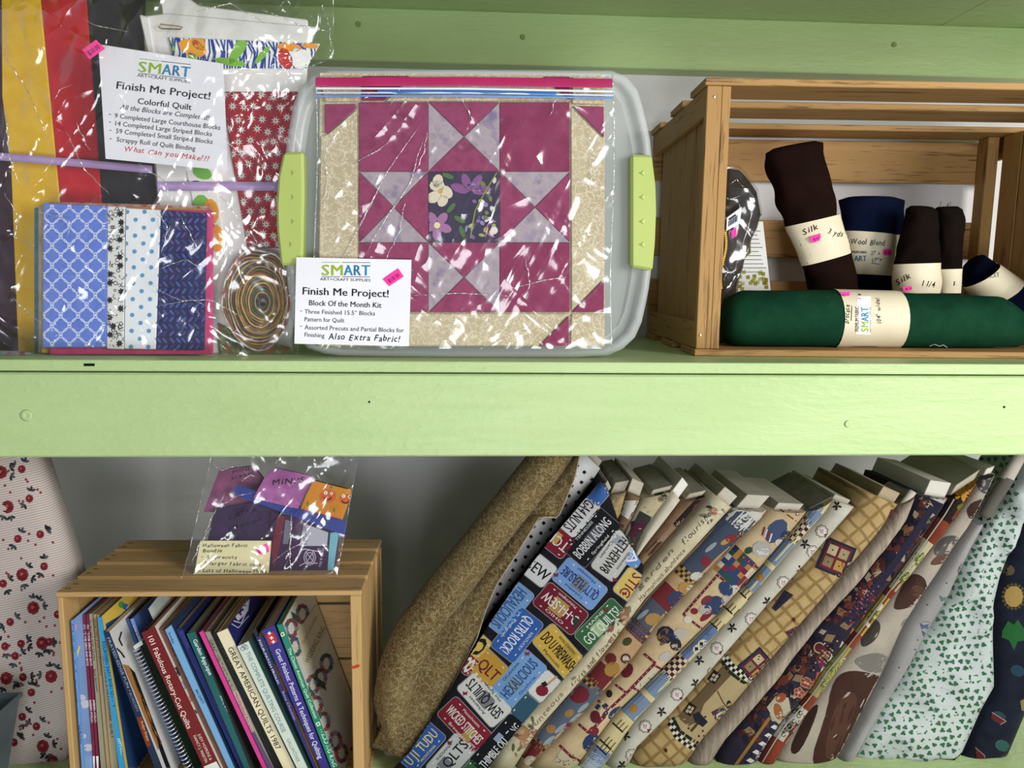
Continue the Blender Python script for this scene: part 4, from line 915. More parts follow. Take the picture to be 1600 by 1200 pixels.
b = book('slim pale blue brick-quilt book beside the brown one', P1(762, 276), P1(802, 243), P1(1186, 1200), P1(1225, 1200), .034, '#6fa0c8', '#1f3350'); spine_text(b[0], b[1], b[2], [ln(P1, 'Sunday', (782, 295), (815, 370), 4, '#1f4070'), ln(P1, 'BALI QUILTS', (965, 680), (1012, 770), 4, '#16304f')])
b = book('deep navy quilt book with dim lettering beside the teal appliqué one', P1(836, 268), P1(876, 262), P1(1262, 1200), P1(1300, 1200), .042, '#1c2360', '#1a2050'); spine_text(b[0], b[1], b[2], [ln(P1, 'BORDERS', (862, 290), (912, 400), 5, '#4a52a0'), ln(P2, 'IN THE AMISH TRADITION', (118, 690), (222, 920), 5, '#4a4a70')])
b = book('dark teal appliqué book with white title on its spine', P1(906, 302), P1(960, 287), P1(1282, 1200), P1(1330, 1200), .036, '#1e5a5a', '#3a3a3a'); spine_text(b[0], b[1], b[2], [ln(P1, 'Garden Appliqué', (948, 345), (1056, 580), 6.4, '#dfe8e6', .01), ln(P2, 'Beesley & Burrows', (182, 715), (258, 880), 5, '#d0e0dc')])
b = book('very thin hot pink book among the dark spines', P1(990, 292), P1(1015, 281), P2(472, 1200), P2(500, 1200), .035, '#c83a86', '#4a2a3a')
b = book('grey green table runner book beside the hot pink one', P1(1026, 291), P1(1060, 286), P2(506, 1200), P2(545, 1200), .037, '#8a8a76', '#3a3a34'); spine_text(b[0], b[1], b[2], [ln(P2, 'GRACING THE TABLE', (112, 345), (250, 660), 5.4, '#3a3a2c'), ln(P2, 'Handquilted Projects', (285, 700), (395, 960), 4.4, '#5a3a4a', .002)])
k = Ink(b[1], .0003); k.poly([P2(272, 690), P2(308, 680), P2(415, 950), P2(392, 965)], '#b89a96', 0); k.poly([P2(395, 968), P2(418, 955), P2(545, 1200), P2(508, 1200)], '#5a4a6a', 0); k.done(b[0], 'spine_print', b[2])
b = book('black art quilt book beside the thick cream one', P2(112, 296), P2(165, 291), P2(545, 1200), P2(606, 1200), .039, '#14171c', '#14171c'); spine_text(b[0], b[1], b[2], [ln(P2, 'THE ART QUILT', (165, 350), (262, 550), 5, '#5a5a3a'), ln(P2, 'ROBERT SHAW', (290, 600), (350, 730), 4.4, '#3a4a5a')])
b = book('thick cream annual of american quilts with a navy cover', P2(166, 297), P2(236, 266), P2(610, 1200), P2(690, 1200), .03, '#d9cfae', '#232a66', hard=True); spine_text(b[0], b[1], b[2], [ln(P2, 'GREAT AMERICAN QUILTS 1987', (238, 400), (565, 1080), 8.8, '#26241c', .005)])
cov(b[3], b[0], b[4], lambda k: (k.poly([P2(290, 190), P2(350, 90), P2(385, 70), P2(375, 150), P2(310, 215)], '#b8b4c0', 1), k.line([P2(280, 215), P2(330, 230), P2(360, 160)], 1.6, '#c8c8d8', 2), k.line([P2(265, 235), P2(310, 262), P2(380, 180)], 1.2, '#c8c8d8', 2), [k.star(*P2(325 + i * 14, 170 - i * 30), 3, 1.4, 5, '#232a66', 2) for i in range(4)]))
b = book('pale mint complete quilting course book with blue grey lettering', P2(302, 387), P2(376, 352), P2(702, 1200), P2(772, 1200), .022, '#c3cdbf', '#2a4a4c', hard=True); spine_text(b[0], b[1], b[2], [ln(P2, 'THE COMPLETE QUILTING COURSE', (358, 430), (605, 965), 7, '#6a8a98', .003), ln(P2, 'GALLANTINER', (632, 1010), (705, 1165), 6, '#8a9a98', .002)])
k = Ink(b[1], .0003)
for a, q in ((340, 400), (362, 392), (350, 385)): arc(k, *P2(a, q), 3.2, 0, 330, 1, '#6a7a98', 1)
k.done(b[0], 'logo_print', b[2])
b = book('thin dark green book set back beside the mint one', P2(402, 275), P2(428, 268), P2(770, 1200), P2(796, 1200), .05, '#16302a', '#16302a', depth=.165)
b = book('slim indigo four-patch book with a rainbow cover edge', P2(430, 322), P2(460, 311), P2(806, 1200), P2(832, 1200), .03, '#2c2a66', '#d8a860'); spine_text(b[0], b[1], b[2], [ln(P2, 'FOUR-PATCH FROLIC', (444, 345), (572, 640), 4.8, '#dfe0f0', .01), ln(P2, 'Betsy Chutchian', (600, 690), (680, 880), 3.8, '#a8a8d0', .002)])
cov(b[3], b[0], b[4], lambda k: [k.poly([P2(455 + i * 42, 320 + i * 92), P2(515 + i * 42, 320 + i * 92), P2(557 + i * 42, 412 + i * 92), P2(497 + i * 42, 412 + i * 92)], ('#3f9ab0', '#3a8a5a', '#d8a030', '#e07a3a', '#4a7ac8', '#c85a8a', '#7ab04a', '#e8a8b0', '#e8b8c0', '#d0a0b8')[i % 10], 1) for i in range(10)])
b = book('purple great finishes book with a small red quilt star on its spine', P2(467, 281), P2(551, 242), P2(862, 1200), P2(922, 1200), .028, '#332a78', '#3a3080'); spine_text(b[0], b[1], b[2], [ln(P2, 'Great Finishes: Patterns & Techniques for Quilting', (556, 410), (848, 1140), 8, '#dcdcf0', .006)])
k = Ink(b[1], .0003); k.poly([P2(490, 310), P2(545, 285), P2(575, 350), P2(520, 378)], '#a8323a', 0)
for a, q in ((518, 298), (532, 328), (545, 355)): k.star(*P2(a, q), 3.6, 1.6, 4, '#e8dfe8', 1)
k.done(b[0], 'logo_print', b[2])
b = book('green spined wedding ring quilt book leaning last in the row, white ring cover', P2(567, 242), P2(606, 237), P2(932, 1200), P2(976, 1200), .026, '#1d7a5c', '#cfd2c6', depth=.2, hard=True); spine_text(b[0], b[1], b[2], [ln(P2, 'The Classic American Quilt Collection', (640, 400), (822, 870), 5, '#d6ead8', .003), ln(P2, 'WEDDING RING', (852, 935), (945, 1195), 7, '#e0f0e0', .006)])
k = Ink(b[1], .0003)
for a, q in ((606, 305), (845, 905)): k.box(*P2(a, q), .45, .9, 6, 6, '#cfe0cc', 0); k.box(*P2(a, q), .45, .9, 3, 3, '#1d7a5c', 1)
k.done(b[0], 'logo_print', b[2])
def f(k):
    for cx, cy in ((665, 265), (740, 170), (690, 390), (810, 640), (830, 780), (900, 500), (880, 890), (960, 1020), (860, 600), (1000, 1100), (790, 330)):
        for a in range(0, 360, 30): k.disc(*P2(cx + 34 * math.cos(R(a)), cy + 55 * math.sin(R(a))), 3.6, rnd.choice(('#8a4a54', '#7a7a94', '#b0625a', '#4a6a54', '#9a8a9a', '#5a5a6a')), 1, 4.5, a, 6)
    for cx, cy in ((690, 190), (870, 640), (800, 700)): k.poly([P2(cx - 30, cy - 40), P2(cx + 20, cy - 10), P2(cx + 30, cy + 45), P2(cx - 15, cy + 10)], '#2a5a44', 1)
    k.poly([P2(700, 290), P2(840, 90), P2(905, 150), P2(905, 310), P2(790, 545), P2(760, 530)], '#d3cdae', 2)
    k.text('Quilt Collection', *P2(748, 372), *P2(838, 190), 5, '#7a7a60', 3, .002); k.text('WEDDING RING', *P2(778, 500), *P2(895, 265), 8, '#5a6a58', 3, .006)
cov(b[3], b[0], b[4], f)

# ------------------------------------------------------------------ halloween fabric bag on the lower crate
Zc = LH + FLZ + .0005; YB = .075
def hb(x, y, dy=0):  # the bag leans back: depth grows with height
    h = max(0, (906 - y)) / 190; q = W(x, y, YB + .05 * h + dy); q.z = max(q.z, Zc + .0006); return q
def leaned(pts, dy, th=.003):
    P_ = [hb(x, y, dy) for x, y in pts]; return prism(P_, (0, th, 0))
t = Thing('fabric_pack', 'pink purple batik fabric pack marked scraps, upper corner inside the halloween bag', 'fabric pack', hb(360, 905, .03))
v = leaned([(342, 735), (395, 728), (420, 760), (410, 790), (345, 800), (318, 800)], .022, .008); o = t.part('folded_fabric', v, cloth('plum_batik', '#6a3a5a', '#8a4a72', 30)); k = Ink(v); k.hand('MINI', 364, 740, 392, 734, 5, '#1a1020'); k.hand('SCRAPS', 362, 750, 398, 741, 5, '#1a1020'); k.done(t, 'lettering', o)
t = Thing('fabric_pack', 'dark purple zip pack marked extra pieces inside the halloween bag', 'fabric pack', hb(370, 905, .02))
v = leaned([(335, 795), (420, 783), (440, 800), (432, 905), (315, 905)], .012, .008); o = t.part('folded_fabric', v, cloth('purple_cotton', '#2a1838', '#3c2450', 24)); k = Ink(v); k.hand('EXTRA', 358, 812, 402, 798, 7, '#0c0812'); k.hand('Pieces', 358, 830, 412, 812, 7, '#0c0812', 1, .01, 3); k.done(t, 'lettering', o)
t = Thing('fabric_pack', 'purple precuts zip pouch with a white jar logo inside the halloween bag', 'fabric pack', hb(480, 905, .01))
v = leaned([(424, 800), (450, 806), (530, 822), (526, 880), (516, 903), (420, 903)], .006, .005); o = t.part('pouch', v, cloth('violet_print', '#2e1338', '#431b4e', 20, rough=.4)); k = Ink(v)
k.poly([(475, 818), (513, 832), (511, 853), (468, 853)], '#a8a8b4', 1); k.hand('PRE CUTS', 473, 819, 475, 852, 5, '#16121c', 2)
k.text('FOLD & FILL', 503, 857, 498, 886, 4, '#b8b0c4', 2, .006)
for r_, q in ((9, 12), (6, 8)): k.line([(484 + r_ * math.cos(R(a)), 871 + q * math.sin(R(a))) for a in range(0, 361, 30)], 1.2, '#b8b0c4', 2)
k.line([(470, 859), (478, 858), (498, 862)], 1.4, '#b8b0c4', 2); k.line([(468, 884), (476, 880), (496, 880)], 1.4, '#b8b0c4', 2); k.line([(478, 862), (490, 878)], 1.2, '#b8b0c4', 2); k.line([(490, 862), (478, 880)], 1.2, '#b8b0c4', 2)
k.poly([(434, 805), (445, 808), (438, 850), (428, 890), (424, 860)], '#6a2030', 1); k.poly([(446, 812), (458, 815), (450, 850), (442, 850)], '#6a6a78', 1); k.done(t, 'pouch_print', o)
v = leaned([(516, 833), (530, 830), (521, 903), (512, 903)], .0048, .001); t.part('teal_edge', v, mat('#6aa8b4', .4))
t = Thing('fabric_pack', 'small zip pack of pink minis inside the halloween bag', 'fabric pack', hb(440, 905, 0))
v = leaned([(416, 741), (430, 731), (490, 745), (466, 795), (455, 793), (396, 778)], -.003, .006); o = t.part('folded_fabric', v, cloth('pink_batik', '#8a4a86', '#a868a0', 40)); k = Ink(v); k.hand('MiNi’S', 426, 758, 478, 754, 9, '#120c14', 1, .016); k.done(t, 'lettering', o)
v = leaned([(365, 762), (372, 758), (540, 815), (540, 836), (520, 830), (440, 800), (366, 773)], .002, .002); t.part('zipper_band', v, mat('#1f2f86', .3, spec=.6))
t = Thing('fabric_pack', 'orange pumpkin print fabric squares beside the pink minis', 'fabric pack', hb(510, 905, -.004))
v = leaned([(490, 750), (549, 765), (546, 782), (535, 812), (470, 795), (478, 775)], -.008, .005); o = t.part('fabric_square', v, cloth('orange_cotton', '#b8731c', '#c98424', 24)); k = Ink(v)
for x, y, r_ in ((512, 775, 13), (540, 780, 10)):
    k.disc(x, y, r_, '#c2561a', 1, r_ * .8); k.disc(x - 3, y - 5, 3, '#e8e0d0', 2); k.disc(x + 6, y - 4, 2.4, '#e8e0d0', 2); k.disc(x - 3, y - 5, 1, '#181008', 3); k.disc(x + 6, y - 4, 1, '#181008', 3); arc(k, x, y, 6, 20, 160, 2, '#2a1408', 2)
for x, y in ((481, 787), (522, 797), (518, 761)): k.disc(x, y, 1.6, '#5a7a2a', 2, 3.4)
k.line([(472, 795), (535, 812)], 3, '#c85a1a', 1); k.line([(482, 801), (515, 813)], 2.4, '#e0d8c8', 2); k.line([(490, 801), (516, 808)], 2.5, '#14100c', 1); k.line([(490, 750), (549, 765)], 1.6, '#14100c', 1); k.done(t, 'pumpkin_print', o)
nq = [(313, 845), (424, 845), (419, 906), (302, 906)]
f_ = quadmap(nq); NV, NF = sheet(lambda u, v: hb(*f_(u, v), -.006), 8, 6)
t = Thing('paper_note', 'cream handwritten note listing a halloween fabric bundle, on the crate top', 'note', hb(360, 906, -.006)); n_ = len(NV)
t.part('paper', (NV + [p + Vector((0, .0006, 0)) for p in NV], NF + [tuple(reversed([i + n_ for i in g])) for g in NF]), mat('#dcd4a8', .7, '#d2c99a', 10))
k = Ink((NV, NF), .0003)
for i, (s_, x0, y0, x1, y1) in enumerate((('Halloween Fabric', 317, 855, 388, 855), ('Bundle', 317, 863, 348, 863), ('- 5" precuts', 315, 872.5, 371, 873.5), ('- 3 larger fabric cuts', 311, 882, 409, 885), ('- Lots of Halloween Minis', 310, 893.5, 418, 896), ('- Scraps', 309, 903, 347, 904.5))): k.hand(s_, x0, y0, x1, y1, 5.6, '#17140e', 1, .01, i)
k.done(t, 'lettering'); sticker(t, (NV, NF), [(400, 858), (418, 850), (421, 862), (403, 869)], '$5.00')
t = Thing('plastic_bag', 'clear plastic bag with halloween fabric packs, standing on the lower crate', 'bag', hb(415, 907, 0))
def hf(u, v):
    top, bot = Vector((335 + u * 228, 700)), Vector((286 + u * 240, 907)); p = top.lerp(bot, v); q = hb(p.x, p.y, -.012)
    return q + Vector((0, -.004 + wob((q.x, 1, q.z), .008, 22) - .003 * abs(noise.noise(Vector((q.x * 40 + q.z * 20, 2, q.z * 8)))) - .002, 0))
HF = sheet(hf, 60, 50); t.part('film_front', HF, FILM, smooth=True); creases(t, HF, [[(425, 880), (445, 862), (470, 850), (480, 835)], [(352, 770), (335, 800), (320, 835)], [(378, 752), (392, 742), (402, 746)], [(345, 790), (370, 775), (395, 770)], [(540, 720), (530, 716), (515, 722)], [(300, 880), (312, 850), (330, 825)], [(455, 905), (453, 860), (456, 800)], [(330, 720), (345, 735), (380, 725)]], .0011)
t.part('film_back', sheet(lambda u, v: hb(*Vector((335 + u * 228, 700)).lerp(Vector((286 + u * 240, 907)), v), .034), 6, 6), FILM2)
t.part('side_seam', tube([hf(0, i / 30) for i in range(31)], .0008, 5), FILM2); t.part('side_seam', tube([hf(1, i / 30) for i in range(31)], .0008, 5), FILM2)

# ------------------------------------------------------------------ galvanised bin
t = Thing('metal_bin', 'grey galvanised metal bin with a flared rim beside the book crate', 'bin', (-.8, -.015, FLZ)); ZN = mat('#5f6d72', .45, '#78868a', 14, spec=.5, metal=.6)
zr = W(33, 1083, .06).z; xb = W(33, 1083, .06).x; xa = xb - .2
def sq(k, z, i=0):
    c = ((xa + xb) / 2, -.015); hx, hy = (xb - xa) / 2 * k - i, .075 * k - i; return [Vector((c[0] + sx * hx, c[1] + sy * hy, z)) for sx, sy in ((-1, -1), (1, -1), (1, 1), (-1, 1))]
t.part('body', loft([sq(.72, FLZ), sq(.98, zr - .006), sq(1, zr - .005), sq(1, zr), sq(.97, zr), sq(.70, FLZ + .004)]), ZN); t.part('rim', loft([sq(1.02, zr - .006), sq(1.02, zr + .001), sq(.985, zr + .001), sq(.985, zr - .006)], True, False), ZN)

# ------------------------------------------------------------------ fabric bolts leaning on the lower shelf
CARD = mat('#a8a396', .85, '#98927f', 14); CARDB = mat('#9a8c72', .9, '#867860', 14)
def ink(h):   # printed cotton: duller than paper inks
    v = [int(h[i:i + 2], 16) for i in (1, 3, 5)]; g = sum(v) / 3
    return mat('#%02x%02x%02x' % tuple(int(max(0, (g + (c - g) * .74) * .82)) for c in v), .9, spec=.1)
_cloth = cloth
def dull(h, s=.92, v=.86):
    if h is None: return None
    c = [int(h[i:i + 2], 16) for i in (1, 3, 5)]; g = sum(c) / 3; return '#%02x%02x%02x' % tuple(int(max(0, (g + (x - g) * s) * v)) for x in c)
def cloth(name, c1, c2, *q, **w):
    if 'c3' in w: w['c3'] = dull(w['c3'])
    return _cloth(name, dull(c1), dull(c2), *q, **w)
A_ = Vector((.68, -.733)); B_ = Vector((.733, .68))
BG = 'fabric bolts leaning in a row on the bottom shelf'
def strip(L, Rr, yf, depth, n=30, m=9, bul=.010, wv=.0012, sd=0, power=3, feet=True):
    Lp, Rp = interp(L, n), interp(Rr, n); rings = []
    for i in range(n): e_ = (Rp[i] - Lp[i]).normalized() * .6; Lp[i] = Lp[i] + e_; Rp[i] = Rp[i] - e_
    def foot(P0, P1):   # run the edge on down to the shelf board
        a, b = W(*P0, yf), W(*P1, yf); return a + (a - b) * ((FLZ - a.z) / (a.z - b.z)) if a.z < .05 and b.z > a.z else a
    for i in range(n):
        a, b = W(*Lp[i], yf), W(*Rp[i], yf); r = []
        if i == 0 and feet: a, b = foot(Lp[0], Lp[1]), foot(Rp[0], Rp[1])
        for j in range(m):
            s = j / (m - 1); p = a.lerp(b, s); e = abs(2 * s - 1)
            r.append(p + Vector((0, bul * e ** power + wv * noise.noise(Vector((p.x * 28 + sd, s * 2, p.z * 28))) * (1 - e ** 4), 0)))
        r += [b + Vector((0, depth, 0)), a + Vector((0, depth, 0))]
        for p in r: p.z = max(p.z, FLZ)
        rings.append(r)
    return rings
def bolt(label, L, Rr, yf, m, depth=.19, core=(.2, .8, .016), bul=.010, wv=.0012, sd=0, name='fabric_bolt', cmat=None, n=30, power=3, feet=True):
    rings = strip(L, Rr, yf, depth, n, 9, bul, wv, sd, power, feet); VF = loft(rings)
    zb = min(VF[0], key=lambda v: v.z); t = Thing(name, label, 'fabric bolt', (zb.x, zb.y + depth / 2, zb.z), BG)
    o = t.part('wrapped_fabric', VF, m, smooth=False)
    me = o.data; fl = [len(p.vertices) == 4 for p in me.polygons]; me.polygons.foreach_set('use_smooth', fl); 
    if core:
        s0, s1, ext = core; r = rings[-1]; d = (centroid(rings[-1]) - centroid(rings[-3])).normalized()
        a, b = r[0].lerp(r[8], s0), r[0].lerp(r[8], s1)
        P_ = [a - d * .004, b - d * .004, b + d * ext, a + d * ext]; P_ = [p + Vector((0, .006, 0)) for p in P_]
        c = t.part('cardboard_core', prism(P_, (0, depth - .012, 0), .0008), cmat or CARD)
    return t, VF, o
def U(x, y, a, b): p = Vector((x, y)) + A_ * a + B_ * b; return (p.x, p.y)
def quad(k, x, y, a0, a1, b0, b1, h, lay=1): k.poly([U(x, y, a0, b0), U(x, y, a1, b0), U(x, y, a1, b1), U(x, y, a0, b1)], h, lay)
def soft(pts, n=2):
    P = [Vector(p) for p in pts]
    for _ in range(n): P = [q for a, b in zip(P, P[1:] + P[:1]) for q in (a.lerp(b, .25), a.lerp(b, .75))]
    return P
def along(f, C):
    """point at fraction f of a pixel centre line"""
    c = interp(C, 101); return c[max(0, min(100, int(round(f * 100))))]
def mid(L, Rr, n=60): return [tuple((a + b) / 2) for a, b in zip(interp(L, n), interp(Rr, n))]

# floral bolt by the book crate
L = [(-150, 1215), (-140, 900), (-130, 650)]; Rr = [(96, 1215), (106, 1100), (112, 1000), (110, 920), (98, 873), (84, 828), (65, 771), (47, 718), (28, 650)]
t, VF, o = bolt('cream bolt printed with red roses beside the book crate', L, Rr, .105, cloth('rose_ground', '#bda89e', '#dcd2ca', 75, kind='hatch', rot=.2), .06, None, .012, .002)
k = Ink(VF)
sp_ = [(2, 738), (34, 733), (46, 779), (12, 792), (28, 842), (63, 835), (35, 898), (69, 885), (5, 912), (52, 950), (16, 972), (33, 1006), (66, 1005), (24, 1025), (49, 1082), (80, 1057), (36, 1058), (57, 1135), (67, 1166), (35, 1120), (22, 1160), (82, 1190), (77, 1003), (8, 1010), (10, 1060), (90, 960)]
for i, (x, y) in enumerate(sp_):
    big = i % 3 == 0; r = 9.5 if big else 6
    for a in range(0, 360, 45): k.disc(x + r * .5 * math.cos(R(a)), y + r * .55 * math.sin(R(a)), r * .55, '#a5222e', 1, n=7)
    k.disc(x, y, r * .6, '#8a1a26', 2, n=7); k.disc(x - 1, y - 1, r * .32, '#c8545a', 3, n=6); k.disc(x + 1, y + 1, r * .16, '#8a1a26', 4, n=6)
    for q in range(3 if big else 2):
        a = rnd.uniform(0, 360); d = r + 6; cx, cy = x + d * math.cos(R(a)), y + d * math.sin(R(a))
        for b in (-60, 0, 60): k.disc(cx + 4 * math.cos(R(a + b)), cy + 4 * math.sin(R(a + b)), 4.2, rnd.choice(('#3c4248', '#565c62', '#2e3438')), 1, 2.1, a + b, 7)
    for q in range(3): a = rnd.uniform(0, 360); d = r + rnd.uniform(10, 18); k.disc(x + d * math.cos(R(a)), y + d * math.sin(R(a)), 2.2, '#b03a40', 1, n=6)
k.done(t, 'rose_print')

# brown tone-on-tone bolt with its loose flap
BRN = cloth('olive_scroll_print', '#745f38', '#a3926a', 52, kind='scribble', c3='#5f4c28')
Lb = [(600, 1166), (584, 1133), (579, 1102), (590, 1045), (612, 995), (660, 930), (715, 860), (775, 785), (832, 712), (885, 645)]
Cb = [(628, 1176), (640, 1130), (650, 1085), (672, 1030), (697, 985), (737, 938), (787, 870), (838, 805), (898, 728), (945, 660)]
t, VF, o = bolt('thick olive brown scroll-print bolt with a loose flap, next to the book crate', Lb, Cb, .046, BRN, .045, None, .03, .003, 3, power=2, feet=False)
Rb = [(630, 1184), (656, 1165), (682, 1120), (712, 1060), (745, 998), (758, 956), (775, 915), (806, 868), (843, 808), (872, 809), (898, 747), (907, 705), (950, 660)]
def lift_(p): p.z = max(p.z, FLZ + .002); return p
def flap(t, Lq, Rq, y0, y1, m, name, n=60, mm=14, amp=.003, sd=0, th=.0012, bulge=.006):
    Lp, Rp = interp(Lq, n), interp(Rq, n); F_ = []
    for i in range(n):
        for j in range(mm):
            s = j / (mm - 1); px = Lp[i].lerp(Rp[i], s); p = W(px.x, px.y, 0)
            F_.append(lift_(W(px.x, px.y, y0 + (y1 - y0) * s - bulge * math.sin(math.pi * s) + amp * noise.noise(Vector((p.x * 16 + sd, 1, p.z * 16))))))
    nv = len(F_); Q = [(i * mm + j, i * mm + j + 1, (i + 1) * mm + j + 1, (i + 1) * mm + j) for i in range(n - 1) for j in range(mm - 1)]
    o = t.part(name, (F_, Q), m, smooth=True); sm = o.modifiers.new('thickness', 'SOLIDIFY'); sm.thickness = th; sm.offset = -1
    return (F_, Q), o
Ci = [p + Vector((-9 - max(0, p.y - 950) * .1, -5)) for p in interp([(612, 1172), (632, 1120), (648, 1080)] + Cb[3:], 13)]
FV, fo_ = flap(t, [tuple(p) for p in Ci], [tuple(p) for p in interp(Rb, 40)], .075, .056, BRN, 'loose_flap', bulge=.004)
t.part('selvage', tube([W(p.x, p.y, .0515) for p in interp(Rb, 70)], .0011, 4), mat('#a89c84', .9, '#8a7e66', 90))

# white bolt with black squares + licence plate print
POL = cloth('white_square_print', '#cfd0cf', '#dcdcdb', 20)
L2 = [(594, 1215), (606, 1140), (655, 1045), (752, 925), (880, 735), (905, 700)]; R2 = [(650, 1215), (700, 1075), (770, 957), (818, 898), (882, 818), (936, 742), (940, 735)]
t, VF, o = bolt('white bolt printed with small black squares, wrapped partly by the brown flap', L2, R2, .098, POL, .13, (.35, .95, .012), .012, .002, 5)
k = Ink(VF)
for i in range(44):
    for j in range(-7, 4):
        c = Vector((924, 748)) - A_ * (i * 14.5) + B_ * (j * 15 + (7.5 if i % 2 else 0)); k.box(c.x, c.y, A_.x, A_.y, 5, 5, '#1c1c26', 0, 1)
k.done(t, 'square_print')
R3 = [(690, 1215), (740, 1080), (800, 985), (850, 915), (908, 848), (955, 775)]
LP = [(600, 1215), (640, 1175), (690, 1100), (730, 1030), (764, 975), (805, 915), (850, 855), (905, 790), (940, 750)]
RP = [(752, 1215), (785, 1170), (838, 1106), (888, 1054), (935, 1000), (968, 960), (1003, 905), (1006, 884), (970, 826), (948, 760)]
t, VF, o = bolt('bolt of licence plate novelty print with a broad loose panel', [(664, 1215), (716, 1075), (786, 962), (833, 904), (897, 825), (946, 756)], R3, .058, mat('#101016', .85), .17, (.2, .85, .008), .01, .001, 8)
BLK = cloth('black_print_ground', '#0c0c12', '#14141c', 20)
PV, po = flap(t, LP, RP, .045, .045, BLK, 'loose_panel', n=70, mm=20, amp=.003, sd=4, bulge=.010)
k = Ink(PV, .0006)
def plate(txt, cx, cy, dx, dy, col, tcol, w=72, h=44, cap=17, lay=0, top=None, botm=None, motif=None):
    d = Vector((dx, dy)).normalized(); n = Vector((-d.y, d.x)); c = Vector((cx, cy))
    k.box(cx, cy, dx, dy, w + 2.4, h + 2.4, '#8a8a8a' if col != '#14161c' else '#5a5a60', lay, 7); k.box(cx, cy, dx, dy, w, h, col, lay + 1, 6)
    if motif: mc, ma, mb, mw, mh = motif; q = c + d * ma + n * mb; k.box(q.x, q.y, dx, dy, mw, mh, mc, lay + 2)
    a = c - d * (w * .43) + n * (cap * .5); b = c + d * (w * .43) + n * (cap * .5); k.text(txt, a.x, a.y, b.x, b.y, cap, tcol, lay + 3, .012)
    for s_, off in ((top, -1), (botm, 1)):
        if s_:
            a = c - d * (w * .22) + n * (off * (h * .36) + 2.5); b = c + d * (w * .22) + n * (off * (h * .36) + 2.5); k.text(s_, a.x, a.y, b.x, b.y, 4.6, tcol, lay + 3, .003)
    for sx in (-1, 1):
        for sy in (-1, 1): q = c + d * sx * w * .33 + n * sy * h * .38; k.box(q.x, q.y, dx, dy, 3.4, 1.6, '#d8d8d4', lay + 3)
for a in (
    ('BOBBIN ALONG', 925, 840, .66, -.75, '#14161c', '#c9c9cc', 88, 46, 16, 0, 'TENNESSEE', 'Springfield', ('#4a4c58', 6, 0, 30, 18)),
    ('FETHERW8', 961, 868, -.58, .81, '#b9bab0', '#17171b', 72, 44, 17, 0, 'Connecticut', 'Camden', ('#8a929a', -22, 8, 14, 18)),
    ('QLTY PLEASURE', 906, 912, -.77, -.64, '#5f90d6', '#1f3070', 80, 44, 16, 0, 'Columbus', 'Mississippi', ('#6a7686', 0, 0, 22, 22)),
    ('O-H-I-SEW', 876, 951, -.77, -.64, '#7a1024', '#d8d0c8', 80, 44, 16, 0, 'OHIO', 'Pickerington', ('#b0843a', 4, 0, 26, 24)),
    ('GOT QUILTS?', 940, 977, .7, -.71, '#2d6838', '#cfd8cc', 84, 40, 16, 0, 'MAINE', None, ('#9ab87e', -6, 0, 22, 20)),
    ('QLTRS ROCK!', 808, 992, -.62, .78, '#1f55b8', '#d4dcec', 78, 46, 18, 0, 'KENTUCKY', 'Paducah'),
    ('DO U PREWASH', 874, 1018, .66, .75, '#d2a42a', '#17150f', 82, 44, 18, 0, 'WISCONSIN', 'Plymouth', ('#b8902a', 10, -6, 24, 26)),
    ('HEXALICIOUS', 811, 1060, .66, -.75, '#5c92d2', '#22407c', 84, 46, 18, 0, 'OKLAHOMA', 'Guthrie', ('#6a8a9c', -12, 0, 18, 22)),
    ('SEW QUILTS', 757, 1092, -.66, -.75, '#c6c7c2', '#17171b', 84, 44, 18, 0, 'Arkansas', 'Hot Springs', ('#70747c', -2, 0, 22, 22)),
    ('WICKED STITCHES', 726, 1132, .68, .73, '#8a1226', '#d8cfc6', 84, 42, 16, 0, 'Massachusetts', 'Brewster', ('#b0843a', 16, 6, 16, 22)),
    ('4 QLTS', 705, 1184, .66, -.75, '#b4b7b4', '#17171b', 76, 42, 17, 0, 'INDIANA', None, ('#6c7078', -14, 0, 18, 20)),
    ('U J1 TUDU', 658, 1167, .66, -.75, '#1d50b0', '#e0d26a', 76, 40, 16, 0, None, 'MONTANA'),
    ('THIMBLE QUILTING', 781, 1165, .66, -.75, '#10141e', '#d2d6da', 100, 44, 14, 0, None, None, ('#7a92b8', 8, -10, 14, 10)),
    ('STIC', 986, 915, -.6, .8, '#d6b74a', '#8a1a26', 46, 40, 18, 0), ('-QLT', 762, 1044, .72, .69, '#c8921e', '#7a1420', 50, 46, 19, 0),
    ('', 852, 1074, .66, -.75, '#c9c9c4', '#8a1a26', 46, 36, 12, 0), ('', 822, 1108, .66, -.75, '#24506a', '#d8d050', 40, 34, 10, 0), ('', 735, 1210, .66, -.75, '#2a6a3c', '#d8d050', 40, 30, 10, 0),
    ('HEXALICIOUS', 795, 950, -.62, .78, '#5c92d2', '#2a4a8a', 82, 40, 20, 0), ('SEW', 842, 890, .78, .62, '#c6c7c8', '#17171b', 44, 40, 18, 0), ('TCH', 871, 846, -.78, -.62, '#8a1226', '#d8cfc6', 44, 38, 17, 0, None, None, ('#c89a3a', 6, 4, 14, 18)),
    ('GA4 NUTS', 905, 806, -.66, .75, '#c9c9c8', '#17171b', 66, 34, 18, 0), ('', 934, 770, -.66, .75, '#2a5ab4', '#d8d050', 34, 30, 12, 0), ('A', 990, 872, -.5, .86, '#4a86d8', '#d8dce8', 26, 24, 14, 0), ('0', 748, 1010, .66, -.75, '#d8b43a', '#17171b', 36, 26, 18, 0), ('8', 731, 1038, .66, -.75, '#8a1226', '#d8cfc6', 30, 24, 16, 0)):
    plate(*a)
